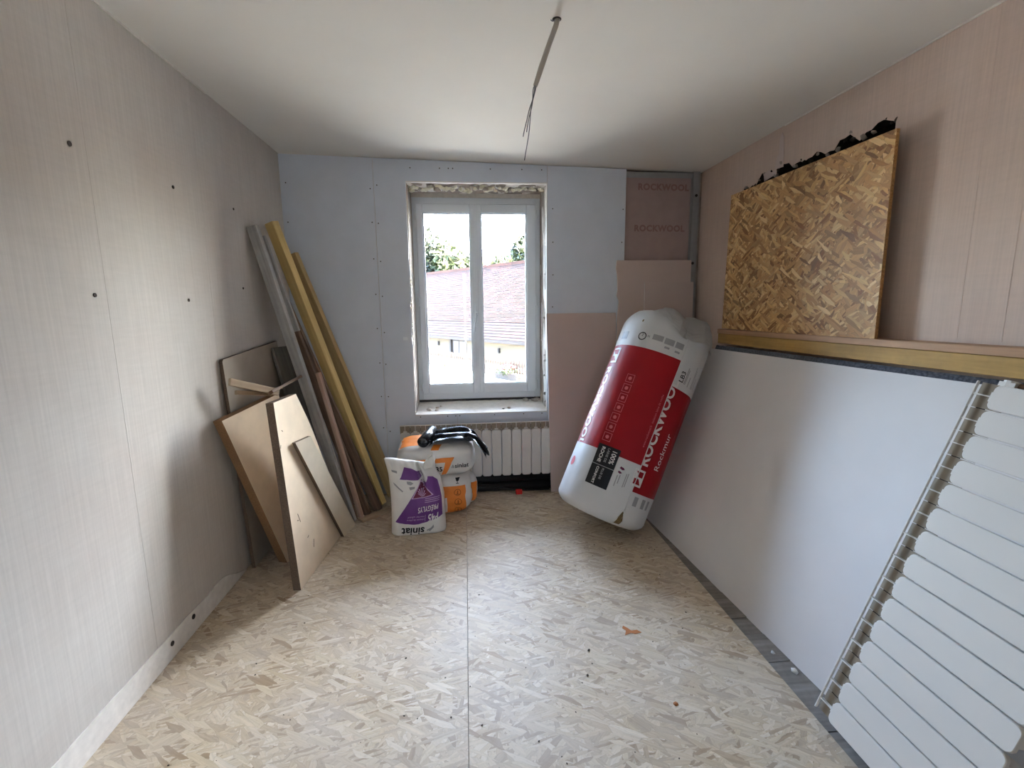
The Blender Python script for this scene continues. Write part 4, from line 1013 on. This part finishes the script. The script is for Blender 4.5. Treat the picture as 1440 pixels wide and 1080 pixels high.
wire([(0.338, 1.815, cz - .004), (0.328, 1.812, cz - .010), (0.322, 1.812, cz - .006)], .0018)

# ------------------------------------------------------------------ litter on the floor
st = prism('brown_scrap', [(0, 0), (.03, .012), (.045, .005), (.075, .012), (.06, .03), (.035, .026), (.022, .045), (.008, .06), (.0, .045), (.012, .028)], .0012, 'tape_brown', frame((0.640, 1.775, .0014), (1, -.05, 0), (0, 1, 0)))
tag(st, 'torn orange-brown scrap stuck on the OSB floor', 'scrap')
tag(lump('brown_speck', (0.699, 1.411, .002), .009, 'tape_brown', None, 3, 1, .5, (1, 1, .25)), 'small round brown blob on the floor nearer than the torn scrap', 'scrap')
bm = bmesh.new(); rq = random.Random(21)
for i, (x, y, r) in enumerate([(0.464, 1.702, .006), (0.425, 1.573, .005)] + [(rq.uniform(-1.0, 1.05), rq.uniform(1.2, 2.9), rq.uniform(.0015, .0035)) for _ in range(90)]):
    m = Matrix.Translation((x, y, r * .4)) @ Matrix.Rotation(rq.uniform(0, 3), 4, 'Z') @ Matrix.Diagonal((1.4, .9, .5, 1))
    bmesh.ops.create_icosphere(bm, subdivisions=1, radius=r, matrix=m)
tag(from_bm('floor_grit', bm, 'crumb_dark'), 'scattered dark grit on the OSB floor', 'grit', None, 'stuff')
tag(lump('plaster_chip', (1.200, 1.62, -.006), .008, 'board_core', None, 330, 1, .9, (1, 1.3, .7)), 'small white plaster chip at the foot of the white panel, farther from the radiator', 'debris')
tag(lump('plaster_chip', (1.222, 1.52, -.006), .011, 'board_core', None, 331, 1, .9, (1, 1.5, .7)), 'larger white plaster chip at the foot of the white panel, nearer the radiator', 'debris')

# ------------------------------------------------------------------ outside: yard, farmhouse, fence, trees
MAT['yard'] = mat_plain('pale_gravel', (176, 170, 160), 0.95, 0.15, 3)
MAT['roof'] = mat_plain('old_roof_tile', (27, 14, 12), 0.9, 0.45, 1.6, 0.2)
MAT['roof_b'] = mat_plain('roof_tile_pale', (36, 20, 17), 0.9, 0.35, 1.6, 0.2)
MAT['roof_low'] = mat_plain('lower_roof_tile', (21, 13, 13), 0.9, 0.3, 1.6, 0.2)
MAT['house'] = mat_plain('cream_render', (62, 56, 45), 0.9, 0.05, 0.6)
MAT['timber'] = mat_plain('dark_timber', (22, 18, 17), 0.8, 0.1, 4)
MAT['blue_door'] = mat_plain('bluish_glazing', (30, 34, 42), 0.4, 0.1, 2)
MAT['picket'] = mat_plain('picket_wood', (34, 23, 15), 0.8, 0.15, 3)
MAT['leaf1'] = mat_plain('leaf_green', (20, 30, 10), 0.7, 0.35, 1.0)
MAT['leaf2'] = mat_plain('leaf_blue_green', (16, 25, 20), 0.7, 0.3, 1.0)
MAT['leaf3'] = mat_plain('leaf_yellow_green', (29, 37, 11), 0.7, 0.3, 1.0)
MAT['bark'] = mat_plain('bark', (84, 70, 58), 0.9, 0.2, 5)
MAT['flower'] = mat_plain('red_flower', (90, 12, 24), 0.6, 0.2, 5)
GZ = -2.35
tag(box('ground_yard', (-90, 90, -60, 140, GZ - .1, GZ), 'yard'), 'pale yard outside the window', kind='structure')
HD = V((-0.55076, 0.83466, 0)); HPp = V((0.83466, 0.55076, 0)); E0 = V((3.46, 28.0, 0))
house = empty('farmhouse', (E0.x, E0.y, GZ), 'long cream farmhouse with pinkish tiled roof seen through the window', 'building')
def hpt(t, d, z): p = E0 + HD * t + HPp * d; return V((p.x, p.y, z))
T0, T1 = -9.0, 34.0
def tiles(name, d0, z0, d1, z1, nrow, mats, gap, tl):
    """courses of overlapping tiles on a roof slope"""
    bm = bmesh.new(); rr = random.Random(3)
    dd, dz = (d1 - d0) / nrow, (z1 - z0) / nrow
    for r in range(nrow):
        t = T0 + (0.5 * tl if r % 2 else 0)
        while t < T1:
            up = rr.uniform(0, .02)
            a, b = hpt(t, d0 + dd * r, z0 + dz * r + .03 + up), hpt(t + tl * .95, d0 + dd * r, z0 + dz * r + .03 + up)
            c, d = hpt(t + tl * .95, d0 + dd * (r + 1.05), z0 + dz * (r + 1.05) + .0), hpt(t, d0 + dd * (r + 1.05), z0 + dz * (r + 1.05) + .0)
            lo = V((0, 0, -.035)); f = [bm.verts.new(q) for q in (a, b, c, d, a + lo, b + lo)]
            m = rr.randrange(len(mats))
            for q in ((0, 1, 2, 3), (4, 5, 1, 0)): bm.faces.new([f[i] for i in q]).material_index = m
            t += tl
    me = bpy.data.meshes.new(name); bm.to_mesh(me); bm.free()
    for m in mats: me.materials.append(MAT[m])
    o = link(bpy.data.objects.new(name, me), Matrix.Identity(4), house); return tag(o, kind='stuff')
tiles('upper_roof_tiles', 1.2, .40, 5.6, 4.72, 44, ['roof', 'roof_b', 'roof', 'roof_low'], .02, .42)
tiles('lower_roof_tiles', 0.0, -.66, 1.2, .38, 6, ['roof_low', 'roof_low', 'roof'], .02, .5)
def hbox(name, t0, t1, d0, d1, z0, z1, mat, parent=None):
    M = frame(hpt(0, 0, 0), HPp, HD)
    bm = bmesh.new(); add_box(bm, d0, d1, t0, t1, z0, z1); return from_bm(name, bm, mat, M, parent or house)
from_data('roof_deck', [hpt(T0, 0, -.72), hpt(T1, 0, -.72), hpt(T1, 1.2, .33), hpt(T0, 1.2, .33), hpt(T1, 5.6, 4.66), hpt(T0, 5.6, 4.66), hpt(T1, 10.5, .2), hpt(T0, 10.5, .2)], [(0, 1, 2, 3), (3, 2, 4, 5), (5, 4, 6, 7), (0, 1, 6, 7)], 'timber', Matrix.Identity(4), house)
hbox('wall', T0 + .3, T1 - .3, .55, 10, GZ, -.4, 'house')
hbox('eave_board', T0, T1, -.02, .10, -.86, -.66, 'timber'); hbox('ridge', T0, T1, 5.5, 5.75, 4.66, 4.86, 'roof_b')
for t0, t1, z0, z1 in ((7.0, 8.8, -2.3, -.9), (16.6, 18.2, -2.0, -1.0), (-7, -5.4, -1.9, -1.0)):
    w = hbox('window', t0, t1, .50, .58, z0, z1, 'timber'); hbox('pane', t0 + .12, (t0 + t1) / 2 - .04, .47, .51, z0 + .12, z1 - .1, 'blue_door', w); hbox('pane', (t0 + t1) / 2 + .04, t1 - .12, .47, .51, z0 + .12, z1 - .1, 'blue_door', w)
for t in (8.9, 19): hbox('post', t, t + .22, .38, .56, GZ, -.7, 'timber')
for t, z in ((10.8, -1.45), (3.1, -1.55)): hbox('wall_lamp', t, t + .14, .40, .56, z, z + .32, 'timber')
fence = empty('picket_fence', tuple(hpt(0, -2.6, GZ)), 'low picket fence in front of the farmhouse', 'fence')
for i in range(100):
    t = -6 + i * .22
    
    hbox('picket', t, t + .10, -2.62, -2.58, GZ, GZ + .98 + .04 * (i % 2), 'picket', fence)
for z in (.3, .75): hbox('rail', -6, 16.5, -2.57, -2.53, GZ + z, GZ + z + .07, 'picket', fence)
hbox('top_rail', 8.5, 14, -2.75, -2.66, GZ + 1.0, GZ + 1.14, 'timber', fence)
hbox('base_wall', 4.8, 17, -2.9, -2.65, GZ, GZ + .22, 'house', fence)
def leaves(name, c, rx, rz, n, mats, size, seed, parent):
    bm = bmesh.new(); rr = random.Random(seed)
    for i in range(n):
        d = V((rr.gauss(0, 1), rr.gauss(0, 1), rr.gauss(0, 1))).normalized(); k = rr.random() ** .4
        k *= 1 + .35 * noise.noise(d * 2.2 + V((seed, 0, 0)))
        p = V((d.x * rx * k, d.y * rx * k, d.z * rz * k)); u = V((rr.gauss(0, 1), rr.gauss(0, 1), rr.gauss(0, 1))).normalized(); w = u.orthogonal().normalized()
        s = size * rr.uniform(.6, 1.4)
        f = [bm.verts.new(p + q) for q in (u * -s, w * -s * .45, u * s, w * s * .45)]
        bm.faces.new(f).material_index = rr.randrange(len(mats))
    me = bpy.data.meshes.new(name); bm.to_mesh(me); bm.free()
    for m in mats: me.materials.append(MAT[m])
    return tag(link(bpy.data.objects.new(name, me), Matrix.Translation(V(c)), parent), kind='stuff')
def tree(x, y, ztop, rx, rz, mats, label, seed, n=5200, size=.42):
    e = empty('leafy_tree', (x, y, GZ), label, 'tree', 'trees behind the farmhouse roof')
    leaves('crown', (x, y, ztop - rz), rx, rz, n, mats, size, seed, e)
    bm = bmesh.new(); tube(bm, [(0, 0, 0), (.1, 0, (ztop - rz - GZ) * .5), (0, .1, ztop - rz - GZ)], [.35, .28, .18], 8); from_bm('trunk', bm, 'bark', Matrix.Translation((x, y, GZ)), e)
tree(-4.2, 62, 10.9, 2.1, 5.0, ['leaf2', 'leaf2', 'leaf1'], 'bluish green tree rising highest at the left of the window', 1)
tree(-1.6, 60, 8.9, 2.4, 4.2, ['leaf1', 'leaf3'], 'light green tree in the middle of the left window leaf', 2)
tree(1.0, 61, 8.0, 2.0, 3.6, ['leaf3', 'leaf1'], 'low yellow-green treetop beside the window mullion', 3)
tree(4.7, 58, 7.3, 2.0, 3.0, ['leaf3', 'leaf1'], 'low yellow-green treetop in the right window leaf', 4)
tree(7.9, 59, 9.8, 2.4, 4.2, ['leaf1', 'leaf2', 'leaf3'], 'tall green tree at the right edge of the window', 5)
fl = empty('geranium_planter', tuple(hpt(-2.1, -2.9, GZ)), 'red geraniums in front of the picket fence', 'planter')
hbox('trough', -3.0, -1.2, -3.15, -2.85, GZ, GZ + .35, 'timber', fl)
leaves('foliage', hpt(-2.1, -3.0, GZ + .48), .55, .22, 260, ['leaf1'], .09, 8, fl); leaves('blossom', hpt(-2.1, -3.0, GZ + .66), .55, .14, 160, ['flower'], .08, 9, fl)
ANT = Matrix.Translation(hpt(12.1, 5.6, 4.7))
bm = bmesh.new(); tube(bm, [(0, 0, 0), (0, 0, 1.4)], .06, 8); ant = from_bm('chimney_pipe', bm, 'timber', ANT, house)
bm = bmesh.new(); add_box(bm, -.45, .45, -.05, .05, 1.05, 1.12); add_box(bm, -.35, .35, -.05, .05, 1.36, 1.43); from_bm('pipe_cap', bm, 'timber', ANT, ant)
